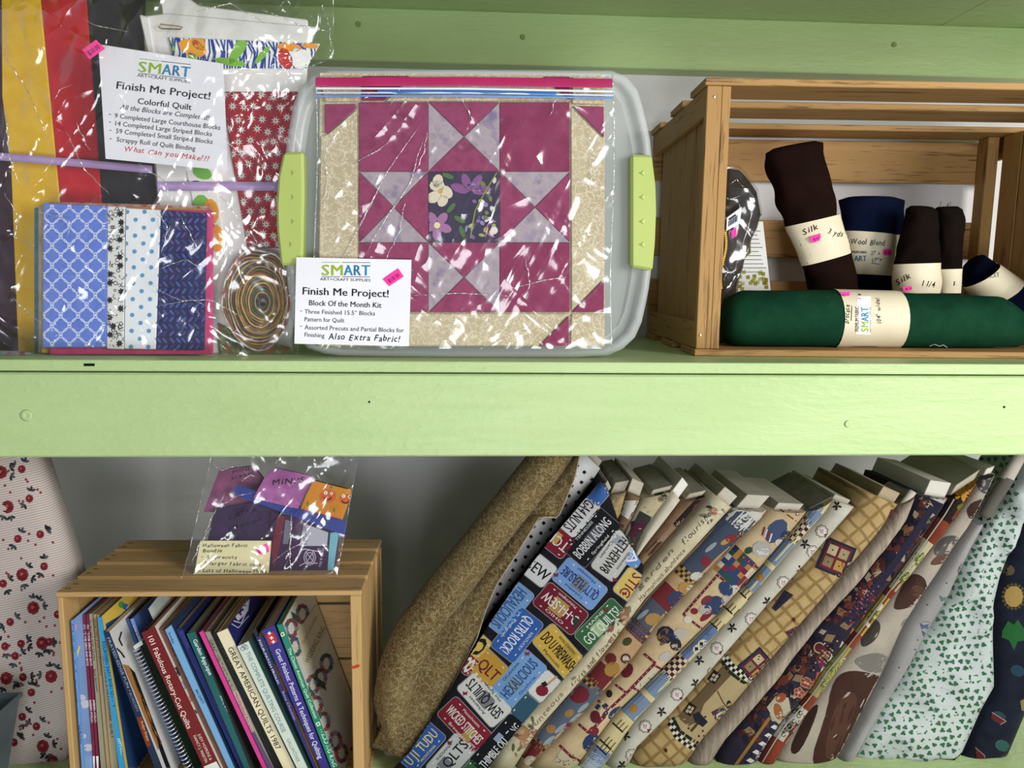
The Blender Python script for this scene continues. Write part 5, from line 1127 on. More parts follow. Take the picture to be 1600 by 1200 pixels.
k.disc(847, 1079, 10, '#8a1226', 3, 9); k.line([(852, 1072), (870, 1057)], 3, '#c88a4a', 3); k.poly([(845, 1068), (852, 1064), (856, 1070), (849, 1074)], '#1c2420', 4)
for x, y in ((869, 898), (961, 905), (976, 927), (947, 953), (824, 1021), (727, 1083), (703, 1160)): k.poly([(x - 4, y - 3), (x, y - 1), (x + 4, y - 3), (x + 2, y + 4), (x, y + 2), (x - 3, y + 4)], '#8a1a2a', 4)
k.poly([(896, 962), (906, 968), (900, 985), (896, 980)], '#2a3a34', 4); k.done(t, 'plate_print', po)

# the bolts half hidden behind the plate print
R4 = [(704, 1206), (750, 1105), (932, 862), (970, 812), (981, 770)]; R5 = [(718, 1206), (768, 1105), (960, 868), (988, 815), (1004, 780)]; R55 = [(731, 1206), (786, 1105), (988, 872), (1010, 825), (1052, 768)]
def ext(p, q, y): f = (y - p[1]) / (q[1] - p[1]); return (p[0] + (q[0] - p[0]) * f, y)
t, VF, o = bolt('tan and gold printed bolt with folded ends, just behind the plate print', R3, R4, .058, cloth('gold_tan_print', '#8a6a34', '#b0935a', 60, c3='#6d6a60'), .17, (.05, .95, .02), cmat=cloth('folded_selvage', '#8a8272', '#b4ac9a', 60))
t, VF, o = bolt('brown floral bolt with a white rolled end behind the plate print', R4, R5, .058, cloth('brown_floral', '#5f4a38', '#7a6048', 60), .17, (.1, .95, .024))
k = Ink(VF)
for x, y in ((965, 812), (957, 822), (972, 822)): k.disc(x, y, 3.4, '#6a2a2a', 1)
k.poly([(962, 798), (974, 782), (1001, 782), (984, 813)], '#c9c4b8', 0); k.done(t, 'flower_print')
t, VF, o = bolt('cream bolt with dark green leaves above a charcoal striped border', R5, R55, .058, cloth('cream_floral_ground', '#a89c78', '#bdb28e', 24), .17, (.3, .95, .01), bul=.006)
k = Ink(VF); k.poly([(960, 875), (1000, 798), (1018, 808), (985, 885)], '#34342f', 0); k.poly([(986, 815), (1005, 812), (1012, 820), (985, 845)], '#4a1830', 1); k.poly([(975, 840), (990, 836), (992, 845), (975, 850)], '#5a5a4a', 1)
for x, y, a in ((1028, 752, 40), (1035, 762, 100), (1030, 770, 160), (1040, 776, 30), (1024, 745, 80)): k.disc(x, y, 8, '#24382c', 1, 4, a)
for x, y in ((1046, 768), (1033, 780), (1042, 762)): k.disc(x, y, 5, '#7a6a48', 1); k.disc(x, y, 2, '#4a4238', 2)
for x, y in ((1008, 793), (1000, 826), (988, 850), (1013, 800)): k.disc(x, y, 2.4, '#a8905a', 2, 1)
k.done(t, 'leaf_print')
L6 = R55; R6 = [(742, 1206), (801, 1105), (998, 872), (1038, 823), (1066, 786)]
t, VF, o = bolt('plain ivory bolt with a white square cardboard end', L6, R6, .058, cloth('ivory_cotton', '#c3bba4', '#cfc8b4', 18), .18, (.2, .9, .03), .014, cmat=mat('#c8c4bc', .7))
k = Ink(VF)
for x, y in ((1042, 818), (1000, 831)): k.disc(x, y, 3, '#8a3424', 1); k.disc(x + 1, y, 1.4, '#3a1410', 2)
k.done(t, 'berry_print')
L7 = R6; R7 = [(752, 1206), (814, 1105), (890, 1027), (993, 900), (1050, 838), (1106, 777)]
t, VF, o = bolt('brown patchwork bolt with black floral squares beside the ivory one', L7, R7, .058, cloth('brown_patch', '#7a5a42', '#8f6c50', 50), .18, (.2, .9, .012), .010)
k = Ink(VF); k.poly([(1052, 818), (1096, 770), (1118, 782), (1070, 838)], '#231a18', 0); k.poly([(1010, 862), (1028, 842), (1045, 858), (1022, 885)], '#4a2e20', 1); k.poly([(1026, 845), (1050, 820), (1066, 834), (1044, 860)], '#94765a', 0)
for x, y in ((1090, 793), (1086, 800), (1095, 798)): k.disc(x, y, 6, '#8a4a34', 1)
for x, y in ((1060, 818), (1070, 812), (1066, 830)): k.star(x, y, 5, 2, 5, '#b8a890', 1)
for x, y in ((1035, 858), (1018, 880)): k.star(x, y, 3.4, 1.6, 5, '#c8b09a', 2)
k.line([(1028, 850), (1048, 866)], 1.2, '#5a3420', 2); k.line([(1030, 843), (1052, 858)], 1.2, '#5a3420', 2); k.done(t, 'patch_print')
# cream script
L8 = [(772, 1192), (785, 1167), (813, 1128), (836, 1105), (887, 1053), (909, 1027), (1005, 900), (1060, 838), (1118, 774)]; R8 = [(812, 1196), (843, 1146), (896, 1086), (953, 1020), (1012, 940), (1075, 875), (1147, 797)]
t, VF, o = bolt('cream bolt printed with brown script and peaches along its edge', L8, R8, .052, cloth('cream_script_ground', '#b8ab88', '#d0c6a8', 28), .19, (.25, .95, .022), .014, .002, 2)
k = Ink(VF); C8 = mid(L8, R8)
def script(k, C, f0, f1, off, txt, cap, h):
    a, b = along(f0, C), along(f1, C); d = (b - a).normalized(); n = Vector((-d.y, d.x)) * off; k.hand(txt, a.x + n.x, a.y + n.y, b.x + n.x, b.y + n.y, cap, h, 1, .0, 3)
script(k, C8, .83, .97, -2, 'flourished', 9, '#5a4c34'); script(k, C8, .62, .82, 6, 'Harmonious abundance', 7, '#6a5a40'); script(k, C8, .30, .50, 8, 'fruits and flowers', 8, '#5a4c34'); script(k, C8, .64, .80, -7, 'garden', 7, '#7a6a4c'); script(k, C8, .1, .27, 4, 'bounteous', 8, '#8a7a58')
for f, off, r, h in ((.56, -6, 11, '#a06a44'), (.545, 5, 9, '#b0805a'), (.10, -5, 12, '#b07a4a'), (.115, 9, 8, '#96503c'), (.08, 8, 8, '#a86a4a'), (.965, -3, 6, '#b06a4c'), (.5, -8, 7, '#9a5a44'), (.475, 8, 5, '#a86a50'), (.535, 12, 5, '#a85a4c'), (.09, -12, 7, '#8a4a38')):
    p = along(f, C8) + B_ * off; k.disc(p.x, p.y, r, h, 2); k.disc(p.x - r * .2, p.y - r * .3, r * .5, '#c89a70', 3)
for i in range(34):
    f = rnd.choice((.05, .13, .48, .52, .58, .97, .93, .15, .3)) + rnd.uniform(-.02, .02); p = along(f, C8) + B_ * rnd.uniform(-14, 14); k.disc(p.x, p.y, rnd.uniform(4, 7), rnd.choice(('#5a5a34', '#6f6a42', '#8a8a5a', '#d8d0b8', '#4a4428')), 2, 2.4, rnd.uniform(0, 180), 6)
k.done(t, 'script_print')
# blue snowman patch
L9 = R8; R9 = [(832, 1198), (890, 1144), (940, 1093), (980, 1048), (1035, 975), (1125, 880), (1195, 812), (1203, 800)]
t, VF, o = bolt('blue and tan folk-art bolt with bees and gold checks, gauzy white end', L9, R9, .052, cloth('folk_tan', '#a58258', '#b8986c', 30), .19, (.15, .8, .03), .012, .002, 11)
k = Ink(VF); C9 = mid(L9, R9)
def seg(k, C, f0, f1, w, h, lay=0):
    a, b = along(f0, C), along(f1, C); k.line([a, along((f0 + f1) / 2, C), b], w, h, lay)
seg(k, C9, .76, .955, 70, '#3c4862', 0); seg(k, C9, .53, .63, 70, '#4a5060', 0); seg(k, C9, .08, .29, 70, '#4f5e74', 0); seg(k, C9, .955, 1, 80, '#c8c4b8', 0)
for f0, h in ((.72, '#b48a3a'), (.30, '#b48a3a'), (.06, '#a87a34')):
    for i in range(3):
        for j in range(-5, 6):
            p = along(f0 + i * .012, C9) + B_ * j * 5; k.box(p.x, p.y, A_.x, A_.y, 5.6, 5.4, h if (i + j) % 2 else '#3a2a1c', 1)
for f0, h in ((.635, '#7a1f26'), (.335, '#7a1f26'), (.035, '#7a1f26')): seg(k, C9, f0, f0 + .012, 70, h, 1)
for i in range(3):
    for j in range(-4, 5): p = along(.50 + i * .013, C9) + B_ * j * 6; k.box(p.x, p.y, A_.x, A_.y, 6.4, 5, '#5a3038', 1); k.box(p.x, p.y, A_.x, A_.y, 4, 3, '#6a4a54', 2)
for f, off, r, h, ry in ((.90, 6, 10, '#8a2a24', 7), (.885, 2, 8, '#c08a2c', 4), (.93, 12, 6, '#5a3a24', 6), (.93, 12, 3.4, '#d8c8a8', 3.4), (.80, 2, 8, '#8a1f2a', 8), (.66, 10, 14, '#2a3c66', 13), (.70, 6, 9, '#b8842c', 9), (.71, 15, 8, '#cfc6b0', 7), (.75, 8, 11, '#c8c0ae', 7), (.57, 3, 13, '#b08038', 10), (.38, 0, 13, '#b07a2a', 11), (.40, -12, 9, '#7a1f26', 9), (.43, 6, 8, '#4a2a20', 8), (.43, 6, 5, '#cfb8a0', 5), (.26, -12, 16, '#7e1d28', 14), (.17, 10, 9, '#8a2030', 5), (.2, -4, 8, '#a87434', 6), (.13, -8, 8, '#a87434', 7), (.11, 14, 9, '#7a8a92', 7), (.47, -8, 8, '#4a4428', 6), (.02, 0, 10, '#c8b898', 8), (.36, 14, 5, '#5a7a4a', 4), (.22, 12, 10, '#9aa09a', 4)):
    p = along(f, C9) + B_ * off; k.disc(p.x, p.y, r, h, 3, ry, rnd.uniform(-50, 0))
for f, off in ((.20, 8), (.15, 2), (.24, 6), (.56, -14), (.84, -8), (.1, 2)):
    p = along(f, C9) + B_ * off; k.disc(p.x, p.y, 12, '#8c97a0', 2, 3.4, -40)
k.done(t, 'folk_print')
# country quilt
L10 = R9; R10 = [(905, 1203), (944, 1149), (969, 1117), (1007, 1081), (1046, 1042), (1120, 970), (1185, 900), (1252, 822), (1266, 803)]
t, VF, o = bolt('tan country bolt with red ribbons, patchwork squares and lambs, ragged top', L10, R10, .052, cloth('country_tan', '#b39a70', '#c8b28a', 26), .19, (.2, .85, .014), .014, .002, 15)
k = Ink(VF); C10 = mid(L10, R10); RED = '#7c1a26'
def rline(pts, w=3.4, h=RED): 
    k.line(pts, w, h, 2)
    for a, b in zip(pts, pts[1:]):
        n = max(1, int((Vector(b) - Vector(a)).length / 9))
        for i in range(n): q = Vector(a).lerp(Vector(b), (i + .5) / n); k.disc(q.x, q.y, .9, '#d8c8b0', 3, n=5)
rline([(1158, 868), (1190, 892)]); rline([(1122, 898), (1068, 960), (1098, 984)]); rline([(1120, 898), (1145, 918)]); rline([(1020, 1040), (982, 1080), (950, 1110), (930, 1135)], 4); rline([(1020, 1038), (1038, 1048)]); rline([(990, 1075), (1008, 1085)]); rline([(962, 1070), (978, 1082)]); rline([(935, 1095), (950, 1110)]); rline([(905, 1132), (920, 1145), (945, 1120)], 4); rline([(875, 1165), (892, 1182), (908, 1190)], 4); rline([(1007, 1022), (1024, 1036)], 4)
pc = ['#7a1a28', '#27406e', '#245040', '#b87a2a', '#c9c0ac', '#27406e', '#8a2430', '#1f2f52']
for i in range(6):
    for j in range(-4, 5):
        p = Vector((1158, 893)) + A_ * (i * 8.5 - 22) + B_ * (j * 8.5 - 5)
        if j * 8.5 > -34: k.box(p.x, p.y, A_.x, A_.y, 8.6, 8.6, rnd.choice(pc), 1)
k.poly([(1002, 1060), (1022, 1042), (1036, 1048), (1006, 1082), (992, 1074)], '#c8bd98', 1)
for i in range(26): a, b = rnd.random(), rnd.random(); p = Vector((996, 1072)).lerp(Vector((1028, 1046)), a); k.disc(p.x + b * 7, p.y + b * 6, .9, '#2a1c1a', 2, n=5)
k.poly([(878, 1170), (890, 1182), (906, 1190), (896, 1203), (862, 1192)], '#c4b690', 1)
for i in range(16): k.disc(rnd.uniform(868, 898), rnd.uniform(1178, 1196), 1, '#2a1c1a', 2, n=5)
for x, y, r, ry, a, h in ((1213, 830, 14, 22, 40, '#3a4a70'), (1230, 838, 10, 9, 0, '#26345c'), (1190, 858, 15, 13, 0, '#a8a49a'), (1192, 862, 10, 8, 0, '#c8c4ba'), (1218, 848, 7, 6, 0, '#d0c8b8'), (1207, 862, 6, 5, 0, '#cfa890'), (1116, 946, 17, 14, -40, '#2a3c6a'), (1134, 920, 10, 13, -40, '#2a3c6a'), (1136, 938, 9, 9, 0, '#b8aca0'), (1102, 952, 10, 8, 0, '#b0a498'), (1104, 962, 13, 5, -40, '#8a1c2c'), (1085, 955, 6, 5, 0, '#8a1c2c'), (1104, 938, 10, 6, -40, '#8a2430'), (1148, 922, 9, 8, 0, '#c8c0b4'), (1053, 996, 5, 18, -40, '#22305a'), (1063, 990, 11, 9, 0, '#b4ac98'), (1040, 992, 14, 14, 0, '#1d2440'), (1036, 990, 12, 5, -45, '#8a5a24'), (1040, 1000, 12, 4, -45, '#8a5a24'), (1056, 1008, 9, 9, 0, '#2c2624'), (1054, 1009, 5, 5, 0, '#b0988a'), (1040, 1026, 11, 7, -20, '#b8b2a4'), (980, 1048, 9, 12, 30, '#7c1a26'), (952, 1084, 5, 6, 0, '#2c241c'), (962, 1114, 14, 7, -40, '#24386a'), (928, 1142, 8, 7, 0, '#8a1c2c'), (924, 1160, 12, 16, 40, '#22366a'), (930, 1120, 8, 10, 0, '#6a1a24'), (1075, 968, 7, 6, 0, '#d0c4a8'), (1170, 860, 7, 5, -30, '#2a4a34')): k.disc(x, y, r, h, 3, ry, a)
for j in range(4): p = Vector((1183, 838)) + B_ * (j * 5); k.box(p.x + 10, p.y - 8, .3, -.95, 14, 2.4, ('#8a1f2a', '#d0c4b0')[j % 2], 4)
k.line([(1212, 790), (1262, 828)], 2, '#8a3428', 2)
for x, y in ((1234, 795), (1246, 803), (1256, 811), (1226, 790)): k.disc(x, y, 3, '#8a3a44', 2); k.disc(x, y, 1.6, '#d8ccb8', 3)
for i in range(2):
    for j in range(3): p = Vector((940, 1110)) + A_ * (i * 9) + B_ * (j * 8 - 8); k.box(p.x, p.y, A_.x, A_.y, 8, 6, ('#22305a', '#c8b890')[(i + j) % 2], 2)
k.done(t, 'country_print')
# lighthouse
L11 = R10; R11 = [(945, 1203), (983, 1147), (999, 1126), (1029, 1095), (1064, 1056), (1089, 1030), (1160, 955), (1240, 860), (1300, 795), (1306, 782)]
t, VF, o = bolt('pale yellow and blue seaside bolt with stripes and maroon checks', L11, R11, .052, cloth('seaside_cream', '#bfae78', '#cfc290', 24), .19, (.1, .95, .004), .010, .001, 19, cmat=cloth('seaside_end', '#7a7a6a', '#9a9478', 30))
k = Ink(VF); C11 = mid(L11, R11)
def chk(f0, f1):
    a, b = along(f0, C11), along(f1, C11); n = int((b - a).length / 6); d = (b - a).normalized(); q = Vector((-d.y, d.x))
    for i in range(n):
        for j in range(-3, 4): p = a + d * (i * 6 + 3) + q * (j * 6); k.box(p.x, p.y, d.x, d.y, 6, 6, '#4a1524' if (i + j) % 2 else '#d0c49c', 1)
for f0, f1 in ((.86, .95), (.335, .42)): chk(f0, f1)
def stripes(f0, f1, n):
    for i in range(n): f = f0 + (f1 - f0) * i / n; seg(k, C11, f, f + (f1 - f0) / n * .5, 46, '#6c86a8', 1)
stripes(.95, 1, 2); stripes(.80, .86, 3); stripes(.70, .76, 3); stripes(.29, .335, 3); stripes(.2, .25, 3)
for f0, f1, h in ((.03, .05, '#6c86b8'), (.0, .03, '#b8c4d4'), (.43, .47, '#5a74a8'), (.50, .525, '#5a74a8')): seg(k, C11, f0, f1, 46, h, 1)
for f in (.73, .21): p = along(f, C11) + B_ * -6; k.disc(p.x, p.y, 7, '#b07a24', 2); 
for f0 in (.54, .60, .66, .08, .14, .06):
    a = along(f0, C11); k.line([a - B_ * 20, a, a + B_ * 20], 2.4, '#1c1812', 2)
    for j in (-9, -3, 4): p = a + B_ * j; k.line([p, p + A_ * 13], 1.2, '#5a4a24', 1)
for f in (.48, .46): p = along(f, C11) + B_ * 2; k.disc(p.x, p.y, 9, '#d8cfa8', 2, 8); k.box(p.x - 3, p.y - 1, 0, 1, 5, 5, '#1a1a1e', 3)
k.done(t, 'seaside_print')
# santa
L12 = R11; R12 = [(985, 1204), (1001, 1171), (1049, 1125), (1097, 1074), (1145, 1020), (1200, 955), (1265, 885), (1342, 796)]
t, VF, o = bolt('off-white bolt with little santa faces and holly sprigs', L12, R12, .052, cloth('santa_white', '#b0ac9c', '#c2beb0', 16), .19, (.1, .8, .008), .016, .002, 23)
k = Ink(VF)
def santa(x, y, s=1.0, a=0):
    for i in range(9): q = R(40 * i + a); k.line([(x + 10 * s * math.cos(q), y + 10 * s * math.sin(q)), (x + 12 * s * math.cos(q + .35), y + 12 * s * math.sin(q + .35)), (x + 10 * s * math.cos(q + .7), y + 10 * s * math.sin(q + .7))], .8, '#3a3634', 1)
    k.disc(x, y, 8 * s, '#d8d2c8', 1); k.disc(x, y + 1, 3.5 * s, '#cf9a90', 2); k.disc(x - 2, y - 2, .8, '#241c1a', 3, n=5); k.disc(x + 2, y - 2, .8, '#241c1a', 3, n=5); k.poly([(x + 2, y + 4), (x + 10 * s, y + 4), (x + 7 * s, y + 12 * s)], '#8a2030', 2)
for x, y in ((1224, 910), (1174, 967), (1130, 852 + 0), (1284, 830), (1120, 1013), (1058, 1085), (1008, 1135), (987, 1180), (1112, 1050), (1270, 862)): santa(x, y, .85 if (x, y) != (1112, 1050) else .6, x)
for x, y in ((1199, 940), (1144, 981), (1093, 1032), (1087, 1068), (1034, 1112), (1308, 790), (1258, 850), (1252, 890), (978, 1150), (972, 1196), (1006, 1165)):
    for a in (20, 100, 160, 240, 300): k.disc(x + 4.4 * math.cos(R(a)), y + 4.4 * math.sin(R(a)), 3.8, '#1c231c', 1, 1.6, a, 6)
    k.disc(x, y, 1.2, '#6a1a20', 2, n=5)
k.done(t, 'santa_print')
# tan plaid birdhouse
L13 = R12 + [(1356, 770)]; R13 = [(1072, 1204), (1101, 1162), (1160, 1095), (1255, 982), (1325, 900), (1380, 835), (1410, 792)]
t, VF, o = bolt('wide tan plaid bolt with birdhouses, cabins and navy framed windows', L13, R13, .052, cloth('tan_plaid', '#a88b55', '#86693a', 13, kind='plaid', c3='#b89d68', rot=R(43)), .19, (.45, .95, .02), .014, .003, 27, cmat=CARDB)
k = Ink(VF)
k.poly([(1051, 1125), (1100, 1076), (1132, 1040), (1180, 1060), (1190, 1074), (1103, 1162), (1075, 1160), (1058, 1140)], '#b49a64', 0); k.poly([(1058, 1120), (1100, 1075), (1130, 1040), (1145, 1052), (1100, 1100), (1090, 1128), (1075, 1135)], '#6a5230', 1)
for pts in ([(1128, 1034), (1140, 1050), (1158, 1064), (1180, 1075)], [(1052, 1122), (1062, 1142), (1080, 1155), (1102, 1167)]):
    P_ = interp(pts, 15)
    k.line(P_, 5, '#1d2a20', 2)
    for i, p in enumerate(P_):
        off = B_ * 0 + Vector((3, -5)) if pts[0][0] > 1100 else Vector((-3, 5)); k.box(p.x + off.x, p.y + off.y, A_.x, A_.y, 5, 4.6, '#16181a' if i % 2 else '#d6cfb4', 2); k.box(p.x + off.x * 2, p.y + off.y * 2, A_.x, A_.y, 5, 4.6, '#d6cfb4' if i % 2 else '#16181a', 2)
def window(x, y, s, dx, dy):
    d = Vector((dx, dy)).normalized(); n = Vector((-d.y, d.x)); k.box(x, y, dx, dy, s, s * .95, '#1f2740', 2); k.box(x, y, dx, dy, s * .84, s * .78, '#701c2c', 3)
    for i, (a, b, h) in enumerate(((-1, -1, '#8a7648'), (1, -1, '#bfae7a'), (-1, 1, '#c08a34'), (1, 1, '#a8925c'))): q = Vector((x, y)) + d * a * s * .19 + n * b * s * .18; k.box(q.x, q.y, dx, dy, s * .3, s * .28, h, 4); k.disc(q.x, q.y, 1.4, '#4a2a1c', 5, n=6)
window(1306, 872, 52, .38, -.92); window(1184, 1042, 46, .75, -.66)
k.poly([(1392, 796), (1408, 795), (1388, 832), (1378, 832)], '#701c2c', 2); k.poly([(1395, 799), (1405, 798), (1398, 812), (1393, 812)], '#b8802c', 3); k.poly([(1392, 815), (1398, 813), (1386, 830), (1381, 830)], '#26345c', 3)
k.poly([(1226, 922), (1240, 930), (1212, 955), (1206, 950)], '#26283a', 2)
def bhouse(x, y, s):
    k.poly([(x - s, y - s * .3), (x + s * .3, y - s), (x + s, y + s * .35), (x - s * .3, y + s)], '#701c2c', 2); k.poly([(x - s * .8, y - s * .25), (x + s * .25, y - s * .8), (x + s * .8, y + s * .3), (x - s * .25, y + s * .8)], '#26345c', 3); k.poly([(x - s * .3, y + s * .6), (x - s * .5, y), (x + s * .2, y - s * .5), (x + s * .55, y - s * .35), (x, y + .1 * s), (x - s * .05, y + s * .6)], '#c9b888', 4); k.disc(x + .15 * s, y, s * .13, '#701c2c', 5)
bhouse(1241, 992, 14); bhouse(1126, 1117, 15); k.line([(1121, 1080), (1130, 1098), (1142, 1112)], 1.6, '#4a3424', 3); k.disc(1139, 1101, 4, '#1c2230', 3, 7)
for x, y in ((1273, 842), (1240, 968), (1040, 1172)): k.disc(x, y, 3, '#6a1c20', 2); k.disc(x + 1, y + 2.5, 1.6, '#6a1c20', 2)
k.poly([(1082, 1116), (1092, 1112), (1106, 1128), (1098, 1136), (1086, 1128)], '#1c2230', 3); k.line([(1092, 1128), (1080, 1142)], 4, '#4a3c20', 3)
for x, y in ((1098, 1142), (1092, 1150), (1100, 1150), (1076, 1138), (1102, 1120)): k.disc(x, y, 2, '#6a1c20', 3, n=6)
for x, y in ((1116, 1058), (1078, 1108)): k.box(x, y, .6, -.8, 18, 14, '#1c1a14', 2); k.box(x - 1, y - 3, .6, -.8, 5, 4, '#b8ac84', 3); k.box(x + 4, y - 1, .6, -.8, 5, 4, '#b8ac84', 3); k.box(x - 4, y + 3, .6, -.8, 5, 4, '#b8ac84', 3); k.box(x + 1, y + 4, .6, -.8, 5, 4, '#b8ac84', 3)
k.done(t, 'birdhouse_print')
# taupe
L14 = R13; R14 = [(1112, 1206), (1140, 1160), (1190, 1104), (1224, 1065), (1253, 1023), (1290, 975), (1350, 912), (1395, 855), (1425, 815), (1438, 775)]
def taupe():
    t_ = NT('taupe_linen'); t_.b.inputs['Roughness'].default_value = .9; z = t_.n('ShaderNodeTexNoise', Scale=6.0, Detail=5.0, Roughness=.7); t_.l(t_.coord((30, 6, 4), (0, R(43), 0)), z.inputs[0]); t_.l(t_.ramp(z.outputs[0], [(.3, '#665a4c'), (.55, '#85796a'), (.75, '#a39886')]), t_.b.inputs['Base Color']); t_.bump(z.outputs[0], .3, .001); return t_.m
t, VF, o = bolt('plain taupe brushed linen roll with a hollow tube end', L14, R14, .052, taupe(), .10, None, .018, .003, 31)
d = (W(1438, 760, .06) - W(1400, 812, .06)).normalized(); c = W(1413, 786, .066)
t.part('cardboard_core', loft([[c + d * h + (d.cross(Vector((0, 1, 0))) * math.cos(R(a)) + Vector((0, 1, 0)) * math.sin(R(a))) * r for a in range(0, 360, 30)] for r, h in ((.0065, -.02), (.0065, .026), (.0048, .026), (.0048, -.015))], True, False), mat('#a8a296', .6), smooth=True)
# crazy quilt
L15 = [(1118, 1206)] + R14[1:]; R15 = [(1180, 1208), (1203, 1168), (1224, 1135), (1270, 1085), (1290, 1052), (1335, 997), (1420, 882), (1478, 800), (1488, 782)]
t, VF, o = bolt('navy crazy-quilt print bolt with orange flowers and tumbling blocks, white end', L15, R15, .052, cloth('crazy_navy', '#1c1a2a', '#2a2436', 40), .19, (.3, .98, .028), .012, .002, 35, cmat=mat('#b8b4aa', .8))
k = Ink(VF); C15 = mid(L15, R15)
k.poly([(1453, 778), (1490, 795), (1500, 775), (1460, 760)], '#b4afa2', 0)
for i in range(170):
    f = rnd.uniform(.1, .97); p = along(f, C15) + B_ * rnd.uniform(-30, 6); s = rnd.uniform(5, 11); a = rnd.uniform(0, 180)
    k.poly([(p.x + s * math.cos(R(a + q)) * u, p.y + s * math.sin(R(a + q)) * u) for q, u in ((0, 1), (80, .8), (170, 1.1), (260, .7))], rnd.choice(('#5a2420', '#1a1624', '#8a6a44', '#a89878', '#7a3220', '#3a1c1c', '#231a28', '#8a5a34', '#4a1c20', '#1c1a26', '#6a2a1c')), 1)
seg(k, C15, .55, .97, 11, '#26243f', 2)
for i in range(60): f = rnd.gauss(.63, .03); p = along(f, C15) + B_ * rnd.gauss(-2, 7); k.disc(p.x, p.y, 1.6, rnd.choice(('#8a2a3a', '#b0505a', '#6a2030')), 3, n=5)
for i in range(30): f = rnd.gauss(.43, .025); p = along(f, C15) + B_ * rnd.gauss(5, 7); k.disc(p.x, p.y, 1.5, rnd.choice(('#c88a6a', '#d8a888', '#a85a44')), 3, n=5)
for x, y in ((1262, 1068), (1248, 1082), (1260, 1088), (1258, 1066)):
    for a in range(0, 360, 72): k.disc(x + 5 * math.cos(R(a)), y + 5 * math.sin(R(a)), 4, '#c87a54', 4); k.disc(x + 5 * math.cos(R(a)), y + 5 * math.sin(R(a)), 2.6, '#8a3a2a', 5, n=6)
    k.disc(x, y, 2, '#d8a070', 6, n=6)
k.poly([(1212, 1088), (1232, 1090), (1236, 1112), (1222, 1138), (1208, 1122), (1198, 1105)], '#b8ac8a', 3); k.disc(1216, 1112, 7, '#a85a2a', 4, 14, -15); k.disc(1220, 1090, 9, '#a8481f', 4, 7, -40)
k.poly([(1275, 1030), (1306, 1036), (1300, 1046), (1282, 1048)], '#701c44', 3); k.poly([(1276, 1050), (1290, 1050), (1270, 1080)], '#b8483a', 3); k.disc(1280, 1012, 10, '#5a1c20', 3, 7); arc(k, 1280, 1012, 8, 90, 330, 1.6, '#c8a07a', 4)
k.line([(1202, 1122), (1146, 1200)], 5, '#9a6a2a', 4)
for i in range(7):
    for j in range(3):
        x, y = 1172 + i * 9.5 + (j % 2) * 6 - j * 2, 1192 - i * 13 + j * 10; s = 8
        if y < 1130 or x > 1225: continue
        k.poly([(x, y - s), (x + s, y - s * .4), (x + s * .1, y), (x - s * .8, y - s * .5)], '#d0ccc8', 4); k.poly([(x - s * .8, y - s * .5), (x + s * .1, y), (x, y + s), (x - s * .9, y + s * .4)], '#2a2440', 4); k.poly([(x + s * .1, y), (x + s, y - s * .4), (x + s * .9, y + s * .5), (x, y + s)], rnd.choice(('#8a6a8a', '#b8a890', '#6a5a84')), 4)
for i in range(14): f = .30 + i * .048; p = along(f, C15) + B_ * 17; k.poly([(p.x - 5, p.y + 3), (p.x, p.y - 8), (p.x + 4, p.y - 2)], rnd.choice(('#c8c0b8', '#b0482f', '#d8d0c8', '#c05a34')), 4)
k.done(t, 'quilt_print')
# sunflower
L16 = R15; R16 = [(1208, 1206), (1235, 1161), (1277, 1101), (1320, 1040), (1362, 982), (1410, 920), (1435, 890), (1502, 807), (1530, 762), (1534, 752)]
t, VF, o = bolt('rust bolt with sunflower and lime green blossom squares, cardboard end showing', L16, R16, .052, cloth('rust_batik', '#6f2a1a', '#8a3a22', 24), .19, (.1, .95, .022), .010, .001, 39)
k = Ink(VF); C16 = mid(L16, R16)
def sq16(f0, f1, h): seg(k, C16, f0, f1, 46, h, 1)
for f0, f1, h in ((.91, 1, '#2a1c14'), (.72, .80, '#c4bc8a'), (.655, .72, '#b8b47a'), (.50, .60, '#c8ac3a'), (.28, .42, '#a8a04a'), (.12, .20, '#c0b8a4')): sq16(f0, f1, h)
for a in range(0, 360, 24): k.disc(1508 + 17 * math.cos(R(a)), 755 + 17 * math.sin(R(a)), 12, '#c88a1c', 2, 4.5, a)
k.disc(1500, 748, 11, '#3a1c14', 3); k.disc(1505, 793, 10, '#6a7a1c', 3, 6)
for f in (.76, .69, .36, .31, .55):
    p = along(f, C16)
    for a in range(0, 360, 60): k.disc(p.x + 6 * math.cos(R(a)), p.y + 6 * math.sin(R(a)), 6.5, '#6a7a1c' if f != .55 else '#7a7a2a', 2, 3, a)
    k.disc(p.x, p.y, 3, '#c8c87a', 3)
for i in range(40): f = rnd.uniform(.12, .2); p = along(f, C16) + B_ * rnd.uniform(-14, 14); arc(k, p.x, p.y, 3, 0, 300, 1, '#2a2018', 2, 5)
for f in (.52, .58, .4, .3): p = along(f, C16) + B_ * rnd.uniform(-8, 8); k.disc(p.x, p.y, 7, '#d8d0b0', 2, 3, rnd.uniform(0, 180))
k.line([tuple(a.lerp(b, .06)) for a, b in zip(interp(L16, 20), interp(R16, 20))], 2, '#c8c0b0', 4); k.done(t, 'sunflower_print')
